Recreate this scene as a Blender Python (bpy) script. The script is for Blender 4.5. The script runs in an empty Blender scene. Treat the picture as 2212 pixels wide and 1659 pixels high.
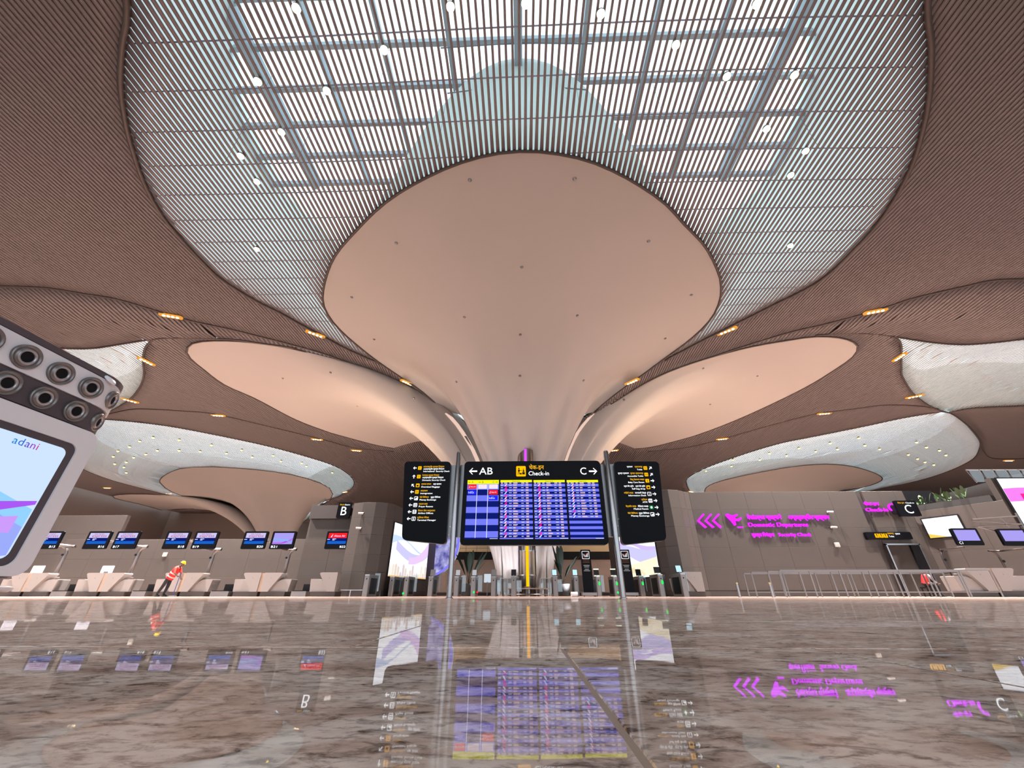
import bpy, math, random
import numpy as np
from mathutils import Vector, Matrix
from mathutils.bvhtree import BVHTree

SC = bpy.context.scene
COL = SC.collection
R_ = random.Random(7)

# ------------------------------------------------------------------ camera
FPX, PITCH, YAW, CAM_H = 835.0, math.radians(28.6), math.radians(1.32), 0.09
cam_data = bpy.data.cameras.new('camera')
cam_data.sensor_fit = 'HORIZONTAL'
cam_data.sensor_width = 36.0
cam_data.lens = FPX / 2212.0 * 36.0
cam_data.clip_start = 0.02
cam_data.clip_end = 600
cam = bpy.data.objects.new('camera', cam_data)
COL.objects.link(cam)
cam.location = (0, 0, CAM_H)
cam.rotation_euler = (math.radians(90) + PITCH, 0, YAW)
SC.camera = cam

# ------------------------------------------------------------------ sky
world = bpy.data.worlds.new('overcast_sky')
SC.world = world
world.use_nodes = True
wn = world.node_tree
wbg = wn.nodes['Background']
wbg.inputs['Color'].default_value = (0.82, 0.92, 1.0, 1)
wbg.inputs['Strength'].default_value = 1.9

# ------------------------------------------------------------------ hall lighting
def lamp(name, kind, loc, energy, color, target=None, size=None, spot=None, blend=0.6):
    d = bpy.data.lights.new(name, kind)
    d.energy = energy
    d.color = color
    if kind == 'AREA':
        d.shape = 'DISK'
        d.size = size or 1.0
    else:
        d.shadow_soft_size = size or 0.3
    if kind == 'SPOT':
        d.spot_size = math.radians(spot or 90)
        d.spot_blend = blend
    o = bpy.data.objects.new(name, d)
    COL.objects.link(o)
    o.location = loc
    if target is not None:
        o.rotation_euler = (Vector(target) - Vector(loc)).to_track_quat('-Z', 'Y').to_euler()
    return o

WARM = (1.0, 0.74, 0.52)
# uplights standing on the roofs of the check-in blocks, washing the column petals
for sx in (-1, 1):
    lamp('added_petal_wash', 'SPOT', (sx * 13.5, 30.0, 5.8), 4200, WARM, (sx * 13.0, 38.0, 15.5), 1.5, 120)
    lamp('added_petal_wash', 'SPOT', (sx * 9.0, 27.5, 5.8), 400, (1.0, 0.8, 0.66), (sx * 5.0, 22.0, 15.5), 0.5, 120)

for sx in (-1, 1):
    lamp('added_trunk_wash', 'SPOT', (0.2 + sx * 3.4, 29.6, 0.35), 1600, (0.93, 0.90, 1.0), (0.2, 33.0, 8.5), 0.3, 100)  # spots added without fixtures to whiten the trunk

# ------------------------------------------------------------------ exposure
SC.view_settings.view_transform = 'Standard'
SC.view_settings.look = 'None'
SC.view_settings.exposure = 0.0
SC.view_settings.gamma = 1.0
SC.view_settings.use_curve_mapping = False
SC.cycles.max_bounces = 4
SC.cycles.adaptive_threshold = 0.02
SC.cycles.diffuse_bounces = 3
SC.cycles.glossy_bounces = 3
SC.cycles.transparent_max_bounces = 8
SC.cycles.caustics_reflective = False
SC.cycles.caustics_refractive = False
SC.cycles.sample_clamp_indirect = 4.0

# ------------------------------------------------------------------ helpers
CP, SP, CY, SY = math.cos(PITCH), math.sin(PITCH), math.cos(YAW), math.sin(YAW)
def ray(px, py):
    dx, v = px - 1106.0, 829.5 - py
    f, u = FPX * CP - v * SP, FPX * SP + v * CP
    return np.array([dx * CY - f * SY, dx * SY + f * CY, u])
def at(px, py, Y):                      # the point seen at a pixel, standing at depth Y
    d = ray(px, py)
    p = d * (Y / d[1])
    p[2] += CAM_H
    return Vector(p)
def gx(px, Y):                          # ground position X for an image column
    return at(px, 1288, Y).x

MATS = {}
def mat(name, color, rough=0.5, metal=0.0, var=0.08, scale=3.0, emit=None, estr=0.0, bump=0.0, spec=0.5):
    if name in MATS:
        return MATS[name]
    m = bpy.data.materials.new(name)
    m.use_nodes = True
    nt = m.node_tree
    b = nt.nodes['Principled BSDF']
    tc = nt.nodes.new('ShaderNodeTexCoord')
    no = nt.nodes.new('ShaderNodeTexNoise')
    no.inputs['Scale'].default_value = scale
    no.inputs['Detail'].default_value = 3
    nt.links.new(tc.outputs['Object'], no.inputs['Vector'])
    mx = nt.nodes.new('ShaderNodeMix')
    mx.data_type = 'RGBA'
    c = np.array(color)
    mx.inputs['A'].default_value = (*np.clip(c * (1 - var), 0, 1), 1)
    mx.inputs['B'].default_value = (*np.clip(c * (1 + var), 0, 1), 1)
    nt.links.new(no.outputs['Fac'], mx.inputs['Factor'])
    nt.links.new(mx.outputs['Result'], b.inputs['Base Color'])
    b.inputs['Roughness'].default_value = rough
    b.inputs['Metallic'].default_value = metal
    b.inputs['Specular IOR Level'].default_value = spec
    if emit:
        b.inputs['Emission Color'].default_value = (*emit, 1)
        b.inputs['Emission Strength'].default_value = estr
    if bump:
        bp = nt.nodes.new('ShaderNodeBump')
        bp.inputs['Strength'].default_value = bump
        bp.inputs['Distance'].default_value = 0.02
        nt.links.new(no.outputs['Fac'], bp.inputs['Height'])
        nt.links.new(bp.outputs['Normal'], b.inputs['Normal'])
    MATS[name] = m
    return m
def glow(name, color, strength):
    if name in MATS:
        return MATS[name]
    m = bpy.data.materials.new(name)
    m.use_nodes = True
    nt = m.node_tree
    nt.nodes.remove(nt.nodes['Principled BSDF'])
    e = nt.nodes.new('ShaderNodeEmission')
    e.inputs['Color'].default_value = (*color, 1)
    e.inputs['Strength'].default_value = strength
    nt.links.new(e.outputs[0], nt.nodes['Material Output'].inputs['Surface'])
    MATS[name] = m
    return m
def glass(name, color=(0.95, 1, 1), reflect=0.10):
    if name in MATS:
        return MATS[name]
    m = bpy.data.materials.new(name)
    m.use_nodes = True
    nt = m.node_tree
    nt.nodes.remove(nt.nodes['Principled BSDF'])
    t = nt.nodes.new('ShaderNodeBsdfTransparent')
    t.inputs['Color'].default_value = (*color, 1)
    g = nt.nodes.new('ShaderNodeBsdfGlossy')
    g.inputs['Roughness'].default_value = 0.03
    x = nt.nodes.new('ShaderNodeMixShader')
    x.inputs['Fac'].default_value = reflect
    nt.links.new(t.outputs[0], x.inputs[1])
    nt.links.new(g.outputs[0], x.inputs[2])
    nt.links.new(x.outputs[0], nt.nodes['Material Output'].inputs['Surface'])
    MATS[name] = m
    return m

def brightened_lining(name, color):                # pale well surface, made translucent so sky light brightens it
    m = bpy.data.materials.new(name)
    m.use_nodes = True
    nt = m.node_tree
    nt.nodes.remove(nt.nodes['Principled BSDF'])
    t = nt.nodes.new('ShaderNodeBsdfTranslucent')
    d = nt.nodes.new('ShaderNodeBsdfDiffuse')
    no = nt.nodes.new('ShaderNodeTexNoise')
    no.inputs['Scale'].default_value = 0.5
    r = nt.nodes.new('ShaderNodeMix')
    r.data_type = 'RGBA'
    c = np.array(color)
    r.inputs['A'].default_value = (*(c * 0.94), 1)
    r.inputs['B'].default_value = (*np.clip(c * 1.06, 0, 1), 1)
    nt.links.new(no.outputs['Fac'], r.inputs['Factor'])
    x = nt.nodes.new('ShaderNodeMixShader')
    x.inputs['Fac'].default_value = 0.2
    for q in (t, d): nt.links.new(r.outputs['Result'], q.inputs['Color'])
    nt.links.new(t.outputs[0], x.inputs[1])
    nt.links.new(d.outputs[0], x.inputs[2])
    nt.links.new(x.outputs[0], nt.nodes['Material Output'].inputs['Surface'])
    MATS[name] = m
    return m

def props(o, label=None, cat=None, group=None, kind=None):
    if label: o['label'] = label
    if cat: o['category'] = cat
    if group: o['group'] = group
    if kind: o['kind'] = kind
    return o
def empty(name, loc=(0, 0, 0), label=None, cat=None, group=None, kind=None, rz=0.0):
    o = bpy.data.objects.new(name, None)
    COL.objects.link(o)
    o.location = loc
    o.rotation_euler = (0, 0, rz)
    o.empty_display_size = 0.2
    return props(o, label, cat, group, kind)
def children(o):
    return [c for c in COL.objects if c.parent == o]
def copy_tree(o, loc=None, rz=None, parent=None, tree=None):
    c = o.copy()
    COL.objects.link(c)
    if parent is not None: c.parent = parent
    if loc is not None: c.location = loc
    if rz is not None: c.rotation_euler = (0, 0, rz)
    for ch in (tree or KIDS).get(o.name, ()):
        copy_tree(ch, parent=c, tree=tree)
    return c
KIDS = {}

class Fr:                                # a plane: origin, right, up; n points at the viewer
    def __init__(s, o, r=(1, 0, 0), u=(0, 0, 1)):
        s.o, s.r, s.u = Vector(o), Vector(r).normalized(), Vector(u).normalized()
        s.n = s.r.cross(s.u).normalized()
    def p(s, a, b, d=0.0):
        return s.o + s.r * a + s.u * b + s.n * d

def rr(x0, y0, x1, y1, r, n=5):
    out = []
    for cx, cy, a0 in ((x1 - r, y1 - r, 0), (x0 + r, y1 - r, 90), (x0 + r, y0 + r, 180), (x1 - r, y0 + r, 270)):
        for k in range(n + 1):
            a = math.radians(a0 + 90 * k / n)
            out.append((cx + r * math.cos(a), cy + r * math.sin(a)))
    return out
def circ(cx, cy, r, n=20, ry=None):
    return [(cx + r * math.cos(2 * math.pi * k / n), cy + (ry or r) * math.sin(2 * math.pi * k / n)) for k in range(n)]

TEXT = {}
def text_geo(s):
    if s not in TEXT:
        c = bpy.data.curves.new('lettering_source', 'FONT')
        c.body = s
        c.size = 1
        c.resolution_u = 3
        o = bpy.data.objects.new('lettering_source', c)
        me = bpy.data.meshes.new_from_object(o)
        vs = [(v.co.x, v.co.y) for v in me.vertices]
        fs = [tuple(p.vertices) for p in me.polygons]
        bpy.data.objects.remove(o)
        bpy.data.curves.remove(c)
        bpy.data.meshes.remove(me)
        x0, x1 = min(v[0] for v in vs), max(v[0] for v in vs)
        TEXT[s] = ([(v[0] - x0, v[1]) for v in vs], fs, x1 - x0)
    return TEXT[s]

class MB:
    def __init__(s):
        s.v, s.f = [], []
    def add(s, vs, fs):
        k = len(s.v)
        s.v += [tuple(v) for v in vs]
        s.f += [tuple(i + k for i in f) for f in fs]
        return s
    def box(s, x0, x1, y0, y1, z0, z1):
        vs = [(x, y, z) for x in (x0, x1) for y in (y0, y1) for z in (z0, z1)]
        return s.add(vs, [(0, 1, 3, 2), (4, 6, 7, 5), (0, 4, 5, 1), (2, 3, 7, 6), (0, 2, 6, 4), (1, 5, 7, 3)])
    def prism(s, pts, fr, d0=0.0, d1=0.02):
        n = len(pts)
        vs = [fr.p(a, b, d1) for a, b in pts] + [fr.p(a, b, d0) for a, b in pts]
        fs = [tuple(range(n)), tuple(range(2 * n - 1, n - 1, -1))]
        fs += [(k, k + n, (k + 1) % n + n, (k + 1) % n) for k in range(n)]
        return s.add(vs, fs)
    def flat(s, pts, fr, d=0.0):
        return s.add([fr.p(a, b, d) for a, b in pts], [tuple(range(len(pts)))])
    def ring(s, outer, inner, fr, d0, d1):
        n = len(outer)
        vs = [fr.p(a, b, d1) for a, b in outer] + [fr.p(a, b, d1) for a, b in inner] + \
             [fr.p(a, b, d0) for a, b in outer] + [fr.p(a, b, d0) for a, b in inner]
        fs = []
        for k in range(n):
            j = (k + 1) % n
            fs += [(k, j, j + n, k + n), (k, k + 2 * n, j + 2 * n, j), (k + n, j + n, j + 3 * n, k + 3 * n), (k + 2 * n, k + 3 * n, j + 3 * n, j + 2 * n)]
        return s.add(vs, fs)
    def text(s, t, fr, a, b, size, align='l', width=None, d=0.004, slant=0.0):
        vs, fs, w = text_geo(t)
        sx = (width / w) if width else size
        tot = w * sx
        a0 = a - (tot if align == 'r' else tot / 2 if align == 'c' else 0)
        return s.add([fr.p(a0 + x * sx + slant * y * size, b + y * size, d) for x, y in vs], fs)
    def solid_text(s, t, fr, a, b, size, width=None, d0=0.0, d1=0.06):
        vs, fs, w = text_geo(t)
        sx = (width / w) if width else size
        n = len(vs)
        s.add([fr.p(a + x * sx, b + y * size, d1) for x, y in vs] + [fr.p(a + x * sx, b + y * size, d0) for x, y in vs],
              list(fs) + side_faces(fs, n))
        return s
    def tube(s, pts, r, n=8, caps=True):
        pts = [Vector(p) for p in pts]
        rs = r if isinstance(r, (list, tuple)) else [r] * len(pts)
        vs, fs = [], []
        prev = None
        for i, p in enumerate(pts):
            t = (pts[min(i + 1, len(pts) - 1)] - pts[max(i - 1, 0)]).normalized()
            if prev is None:
                prev = t.orthogonal().normalized()
            a = (prev - t * prev.dot(t)).normalized()
            b = t.cross(a)
            prev = a
            for k in range(n):
                w = 2 * math.pi * k / n
                vs.append(p + (a * math.cos(w) + b * math.sin(w)) * rs[i])
        for i in range(len(pts) - 1):
            for k in range(n):
                j = (k + 1) % n
                fs.append((i * n + k, i * n + j, (i + 1) * n + j, (i + 1) * n + k))
        if caps:
            fs += [tuple(range(n - 1, -1, -1)), tuple(range((len(pts) - 1) * n, len(pts) * n))]
        return s.add(vs, fs)
    def lathe(s, prof, o=(0, 0, 0), axis=(0, 0, 1), n=24):      # prof: (radius, height along axis)
        o, ax = Vector(o), Vector(axis).normalized()
        a = ax.orthogonal().normalized()
        b = ax.cross(a)
        vs, fs = [], []
        for r, h in prof:
            for k in range(n):
                w = 2 * math.pi * k / n
                vs.append(o + ax * h + (a * math.cos(w) + b * math.sin(w)) * r)
        for i in range(len(prof) - 1):
            for k in range(n):
                j = (k + 1) % n
                fs.append((i * n + k, i * n + j, (i + 1) * n + j, (i + 1) * n + k))
        return s.add(vs, fs)
    def loft(s, rings, closed=True, caps=True):
        n = len(rings[0])
        vs = [p for r in rings for p in r]
        fs = []
        for i in range(len(rings) - 1):
            for k in range(n if closed else n - 1):
                j = (k + 1) % n
                fs.append((i * n + k, i * n + j, (i + 1) * n + j, (i + 1) * n + k))
        if caps:
            fs += [tuple(range(n - 1, -1, -1)), tuple(range((len(rings) - 1) * n, len(rings) * n))]
        return s.add(vs, fs)
    def mesh(s, name):
        me = bpy.data.meshes.new(name)
        me.from_pydata(s.v, [], s.f)
        me.update()
        return me
    def build(s, name, m, parent=None, smooth=False, world=True, label=None, kind=None, fix=False):
        if parent is not None and world and any(parent.matrix_basis.translation):
            off = parent.location
            s.v = [(v[0] - off[0], v[1] - off[1], v[2] - off[2]) for v in s.v]
        me = s.mesh(name)
        me.materials.append(m)
        if smooth:
            me.polygons.foreach_set('use_smooth', [True] * len(me.polygons))
            if smooth == 'auto':
                me.set_sharp_from_angle(angle=math.radians(40))
        o = bpy.data.objects.new(name, me)
        COL.objects.link(o)
        if parent is not None:
            o.parent = parent
            KIDS.setdefault(parent.name, []).append(o)
        return props(o, label=label, kind=kind)
def side_faces(fs, n):
    cnt = {}
    for f in fs:
        for i in range(len(f)):
            a, b = f[i], f[(i + 1) % len(f)]
            if (b, a) in cnt: del cnt[(b, a)]
            else: cnt[(a, b)] = 1
    return [(a, a + n, b + n, b) for a, b in cnt]
def local(root):                          # parts given in the root's own coordinates
    return dict(parent=root, world=False)

# ------------------------------------------------------------------ materials
M = dict(
    slat=mat('brown_slat', (0.100, 0.081, 0.081), 0.45, 0.12, 0.05, 0.6),
    fin=mat('skylight_slat', (0.125, 0.098, 0.102), 0.45, 0.2, 0.05, 0.6),
    silver=mat('silver_slat', (0.40, 0.42, 0.43), 0.35, 0.35, 0.05, 0.6),
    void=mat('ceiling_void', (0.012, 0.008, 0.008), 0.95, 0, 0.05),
    seam=mat('dark_seam', (0.035, 0.02, 0.016), 0.5, 0, 0.05),
    plaster=mat('petal_plaster', (0.31, 0.285, 0.268), 0.6, 0, 0.02, 0.4),
    wellwall=brightened_lining('pale_green_lining', (0.86, 0.97, 0.93)),
    steel=mat('roof_steel', (0.42, 0.50, 0.56), 0.5, 0.2, 0.04),
    rail=mat('grey_rail', (0.20, 0.22, 0.26), 0.5, 0.3, 0.04),
    pane=glass('roof_glass', (0.94, 0.99, 1.0), 0.05),
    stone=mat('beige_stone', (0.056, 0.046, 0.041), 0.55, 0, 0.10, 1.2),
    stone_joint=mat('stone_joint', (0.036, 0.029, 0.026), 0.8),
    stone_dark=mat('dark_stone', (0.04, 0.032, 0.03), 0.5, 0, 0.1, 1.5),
    black=mat('black_gloss', (0.004, 0.004, 0.006), 0.3, 0, 0.05, spec=0.06),
    matblack=mat('black_satin', (0.008, 0.008, 0.010), 0.5, 0, 0.05, spec=0.15),
    chrome=mat('brushed_steel', (0.36, 0.345, 0.35), 0.25, 1.0, 0.05, 8),
    steelgrey=mat('steel_grey', (0.22, 0.205, 0.205), 0.35, 0.8, 0.05, 8),
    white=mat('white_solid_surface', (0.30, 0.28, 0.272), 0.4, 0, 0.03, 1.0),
    kwhite=mat('kiosk_white', (0.88, 0.85, 0.90), 0.4, 0, 0.02, 1.0),
    kdark=mat('kiosk_dark_band', (0.085, 0.07, 0.085), 0.4, 0, 0.05, 2.0),
    clear=glass('clear_glass', (0.80, 0.84, 0.86), 0.12),
    leaf=mat('dark_leaf', (0.006, 0.010, 0.007), 0.7, 0, 0.3, 4, spec=0.1),
    leaf2=mat('green_leaf', (0.035, 0.085, 0.025), 0.5, 0, 0.3, 4),
    soil=mat('planter_black', (0.02, 0.02, 0.02), 0.7),
    w_txt=glow('white_lettering', (0.92, 0.96, 1.0), 2.0),
    y_txt=glow('amber_lettering', (1.0, 0.50, 0.01), 1.4),
    y_icon=glow('amber_panel', (1.0, 0.47, 0.0), 1.3),
    neon=glow('magenta_neon', (0.62, 0.012, 0.95), 2.4),
    bulb=glow('warm_bulb', (1.0, 0.80, 0.52), 7.0),
    cove=glow('amber_cove', (1.0, 0.42, 0.06), 0.9),
    green=glow('green_led', (0.02, 1.0, 0.12), 1.3),
    red=glow('red_led', (1.0, 0.03, 0.03), 1.2),
)
# ================================================================== the wavy ceiling (plan curves on one height field)
TRUNKS = [(0.2, 34.0), (-45.0, 77.0), (47.0, 76.0)]
H0 = 17.0
def Hb(x, y):
    x, y = np.asarray(x, float), np.asarray(y, float)
    z = H0 + 0.35 * np.sin(x * 0.16 + 0.6) * np.cos(y * 0.11)
    for tx, ty in TRUNKS:
        z = z - 5.0 * np.exp(-((x - tx) ** 2 + (y - ty) ** 2) / 81.0)
    return z
def hit(px, py):
    d = ray(px, py)
    t = (H0 - CAM_H) / d[2]
    for _ in range(60):
        z = float(Hb(d[0] * t, d[1] * t))
        t = 0.5 * t + 0.5 * (z - CAM_H) / d[2]
    return np.array([d[0] * t, d[1] * t])
def plan(px_pts):
    return np.array([hit(*p) for p in px_pts])
def smooth_curve(p, n, closed=False):
    p = np.asarray(p, float)
    if closed:
        p = np.vstack([p[-2:], p, p[:3]])
    else:
        p = np.vstack([2 * p[0] - p[1], p, 2 * p[-1] - p[-2]])
    out = []
    for i in range(1, len(p) - 2):
        for t in np.linspace(0, 1, 8, endpoint=False):
            a, b, c, e = p[i - 1], p[i], p[i + 1], p[i + 2]
            out.append(0.5 * (2 * b + (c - a) * t + (2 * a - 5 * b + 4 * c - e) * t * t + (3 * b - a - 3 * c + e) * t ** 3))
    if not closed:
        out.append(p[-2])
    out = np.array(out)
    if closed:
        out = out[8:-8] if len(out) > 16 else out
        out = np.vstack([out, out[:1]])
    s = np.concatenate([[0], np.cumsum(np.linalg.norm(np.diff(out, axis=0), axis=1))])
    q = np.linspace(0, s[-1], n + (1 if closed else 0))
    r = np.stack([np.interp(q, s, out[:, k]) for k in range(out.shape[1])], 1)
    return r[:-1] if closed else r
def inside(poly, x, y):
    x, y = np.asarray(x, float), np.asarray(y, float)
    r = np.zeros(x.shape, bool)
    px, py = poly[:, 0], poly[:, 1]
    j = len(poly) - 1
    for i in range(len(poly)):
        if py[i] != py[j]:
            c = ((py[i] > y) != (py[j] > y)) & (x < (px[j] - px[i]) * (y - py[i]) / (py[j] - py[i]) + px[i])
            r ^= c
        j = i
    return r
def edge_dist(poly, x, y):
    d = np.full(np.shape(x), 1e9)
    a = poly
    b = np.roll(poly, -1, 0)
    for (ax, ay), (bx, by) in zip(a, b):
        ex, ey = bx - ax, by - ay
        L = ex * ex + ey * ey + 1e-9
        t = np.clip(((x - ax) * ex + (y - ay) * ey) / L, 0, 1)
        d = np.minimum(d, np.hypot(x - ax - t * ex, y - ay - t * ey))
    return d

# -- outlines as seen, traced onto the height field
FRONT = [(962,890),(941,871),(901,838),(864,814),(807,774),(740,718),(703,670),(698,627),(719,560),(770,497),(839,432),(939,374),(1039,338),(1138,326),(1237,338),(1310,362),(1381,400),(1440,442),(1480,486),(1524,533),(1552,589),(1558,622),(1553,656),(1530,696),(1480,742),(1409,794),(1376,818),(1309,868),(1284,890)]
LEFT = [(954,896),(907,865),(850,835),(790,803),(740,785),(669,762),(602,747),(519,737),(452,736),(415,742),(403,757),(411,774),(435,794),(485,831),(552,861),(636,905),(703,931),(740,942),(807,960),(850,968)]
RIGHT = [(1292,892),(1342,859),(1409,819),(1480,789),(1612,751),(1700,735),(1758,727),(1811,729),(1844,739),(1853,752),(1841,772),(1804,798),(1761,825),(1712,851),(1645,883),(1579,912),(1513,937),(1480,947),(1409,965),(1372,969)]
FL_FRONT = [(548,1146),(523,1127),(492,1107),(431,1084),(371,1062),(350,1047),(345,1038),(355,1027),(385,1013),(435,1008),(502,1010),(602,1020),(669,1035),(709,1052),(719,1068),(712,1082)]
FL_LEFT = [(541,1143),(492,1121),(447,1092),(368,1072),(301,1067),(250,1069),(244,1074),(262,1080),(300,1088),(350,1102)]
FR_FRONT = [(1518,1078),(1521,1066),(1530,1049),(1579,1033),(1678,1013),(1761,1003),(1827,1005),(1877,1017),(1904,1030),(1900,1040),(1861,1053),(1794,1069),(1740,1080)]
SKY_L = [(275,0),(265,99),(261,179),(269,247),(282,306),(310,390),(346,458),(386,509),(438,565),(481,605),(557,652),(602,674),(656,704),(740,749),(790,772),(822,785)]
SKY_R = [(1436,778),(1480,755),(1540,724),(1600,694),(1662,663),(1768,608),(1850,533),(1910,463),(1965,366),(1993,278),(2007,199),(2010,100),(2002,0)]
S2L = [(214,905),(335,916),(435,933),(569,961),(669,988),(720,1005),(750,1022),(765,1040),(760,1055),(745,1065),(722,1078),(690,1092),(600,1100),(500,1098),(431,1085),(360,1068),(300,1053),(235,1035),(171,1008),(150,960),(180,915)]
S2R = [(1482,1040),(1513,1016),(1579,990),(1678,959),(1761,942),(1860,922),(1943,904),(2009,893),(2049,891),(2092,921),(2115,950),(2115,970),(2099,993),(2042,1020),(1976,1040),(1910,1053),(1844,1066),(1750,1082),(1600,1090),(1510,1080)]
CL = [(110,751),(200,752),(268,742),(321,734),(314,751),(309,777),(311,808),(301,838),(274,868),(224,895),(150,905),(60,885),(0,850),(-60,800),(0,755)]
CR = [(1930,728),(2009,739),(2076,744),(2142,740),(2212,732),(2300,735),(2330,800),(2300,870),(2212,876),(2109,881),(2049,891),(2016,881),(1976,854),(1950,815),(1947,788),(1947,745)]

def petal_polygon(rim, trunk):
    return np.vstack([rim, [trunk]])
RIM = {k: smooth_curve(plan(v), n) for k, v, n in (('front', FRONT, 72), ('left', LEFT, 56), ('right', RIGHT, 56),
       ('fl_front', FL_FRONT, 40), ('fl_left', FL_LEFT, 30), ('fr_front', FR_FRONT, 40))}
TR = {'front': TRUNKS[0], 'left': TRUNKS[0], 'right': TRUNKS[0], 'fl_front': TRUNKS[1], 'fl_left': TRUNKS[1], 'fr_front': TRUNKS[2]}
# petals behind the trunks, turned away from the camera
def back_rim(trunk, a0, a1, rad, n=30):
    a = np.radians(np.linspace(a0, a1, n))
    s = np.sin(np.linspace(0, math.pi, n)) ** 0.55
    r = 6.5 + (rad - 6.5) * s
    return np.stack([trunk[0] + r * np.cos(a), trunk[1] + r * np.sin(a)], 1)
RIM['back'] = back_rim(TRUNKS[0], 60, 118, 19)
TR['back'] = TRUNKS[0]
RIM['fr_right'] = back_rim(TRUNKS[2], -20, 60, 20)
TR['fr_right'] = TRUNKS[2]
PETAL_POLY = {k: petal_polygon(RIM[k], TR[k]) for k in RIM}

sl, sr = plan(SKY_L), plan(SKY_R)
back = np.array([(10.2, 1.6), (6.0, -2.0), (0.0, -3.6), (-6.0, -2.0), (-10.0, 1.6)])
SKY_POLY = np.vstack([smooth_curve(np.vstack([sr, back, sl]), 200), [TRUNKS[0]]])
SK = {1: SKY_POLY, 2: smooth_curve(plan(S2L), 110, True), 3: smooth_curve(plan(S2R), 110, True),
      4: smooth_curve(plan(CL), 80, True), 5: smooth_curve(plan(CR), 80, True)}

# -- seams between the ceiling fields
SEAMS = {
 'L1': [(-60,617),(0,618),(100,622),(185,635),(268,650),(398,689),(502,712),(602,737),(700,764),(780,795)],
 'L2': [(127,752),(200,752),(268,742),(321,734),(368,730),(435,731),(502,733),(569,742),(640,752)],
 'C1': [(330,734),(314,751),(309,777),(311,808),(301,838),(274,868),(224,895),(180,906)],
 'D1': [(224,897),(284,884),(335,884),(400,888),(468,895),(602,926),(700,950),(770,968),(850,975)],
 'L1r': [(2280,602),(2212,603),(2142,606),(2076,620),(1976,643),(1920,661),(1861,679),(1778,701),(1712,716),(1612,746),(1540,770)],
 'L2r': [(2280,725),(2212,732),(2142,740),(2076,744),(2009,739),(1943,729),(1894,722),(1827,720),(1761,724)],
 'C1r': [(1925,728),(1945,740),(1947,788),(1950,815),(1976,854),(2016,881),(2049,891)],
 'D1r': [(2026,883),(1976,876),(1910,875),(1861,881),(1798,889),(1761,894),(1645,924),(1546,952),(1480,967),(1400,975)],
 'F1r': [(2049,891),(2109,881),(2212,876),(2280,872)],
 'G1r': [(2092,921),(2115,950),(2125,975),(2145,990),(2212,990),(2280,985)],
}
SEAM_PLAN = {k: smooth_curve(plan(v), 60) for k, v in SEAMS.items()}
# fields that sag or swell between their seams
def field(*keys):
    return np.vstack(keys)
FIELDS = [
    (np.vstack([SEAM_PLAN['L1'][:50], SEAM_PLAN['L2'][::-1]]), 0.9, 5.0),
    (np.vstack([SEAM_PLAN['L1r'][:50], SEAM_PLAN['L2r'][::-1]]), 0.9, 5.0),
    (SK[2], 0.9, 6.0), (SK[3], 0.9, 6.0), (SK[4], -0.9, 5.0), (SK[5], -0.9, 5.0),
]
def H(x, y):
    x, y = np.asarray(x, float), np.asarray(y, float)
    z = Hb(x, y)
    for poly, amp, L in FIELDS:
        lo, hi = poly.min(0), poly.max(0)
        m = (x > lo[0]) & (x < hi[0]) & (y > lo[1]) & (y < hi[1])
        if not m.any(): continue
        xi, yi = x[m], y[m]
        ins = inside(poly, xi, yi)
        if not ins.any(): continue
        d = np.zeros(xi.shape)
        d[ins] = edge_dist(poly[::2], xi[ins], yi[ins])
        for pk in ('fl_front', 'fr_front'):
            if np.abs(PETAL_POLY[pk].mean(0) - poly.mean(0)).max() < 25: d[ins] = np.minimum(d[ins], edge_dist(RIM[pk][::2], xi[ins], yi[ins]))
        z[m] = z[m] - amp * (1 - np.exp(-d / L))
    return z

ceiling = empty('ceiling', kind='structure')
window_1 = empty('window_1', kind='structure')
ROOT = {0: ceiling, 1: window_1, 2: empty('window_2', kind='structure'), 3: empty('window_3', kind='structure'),
        4: empty('window_4', kind='structure'), 5: empty('window_5', kind='structure')}

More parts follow.
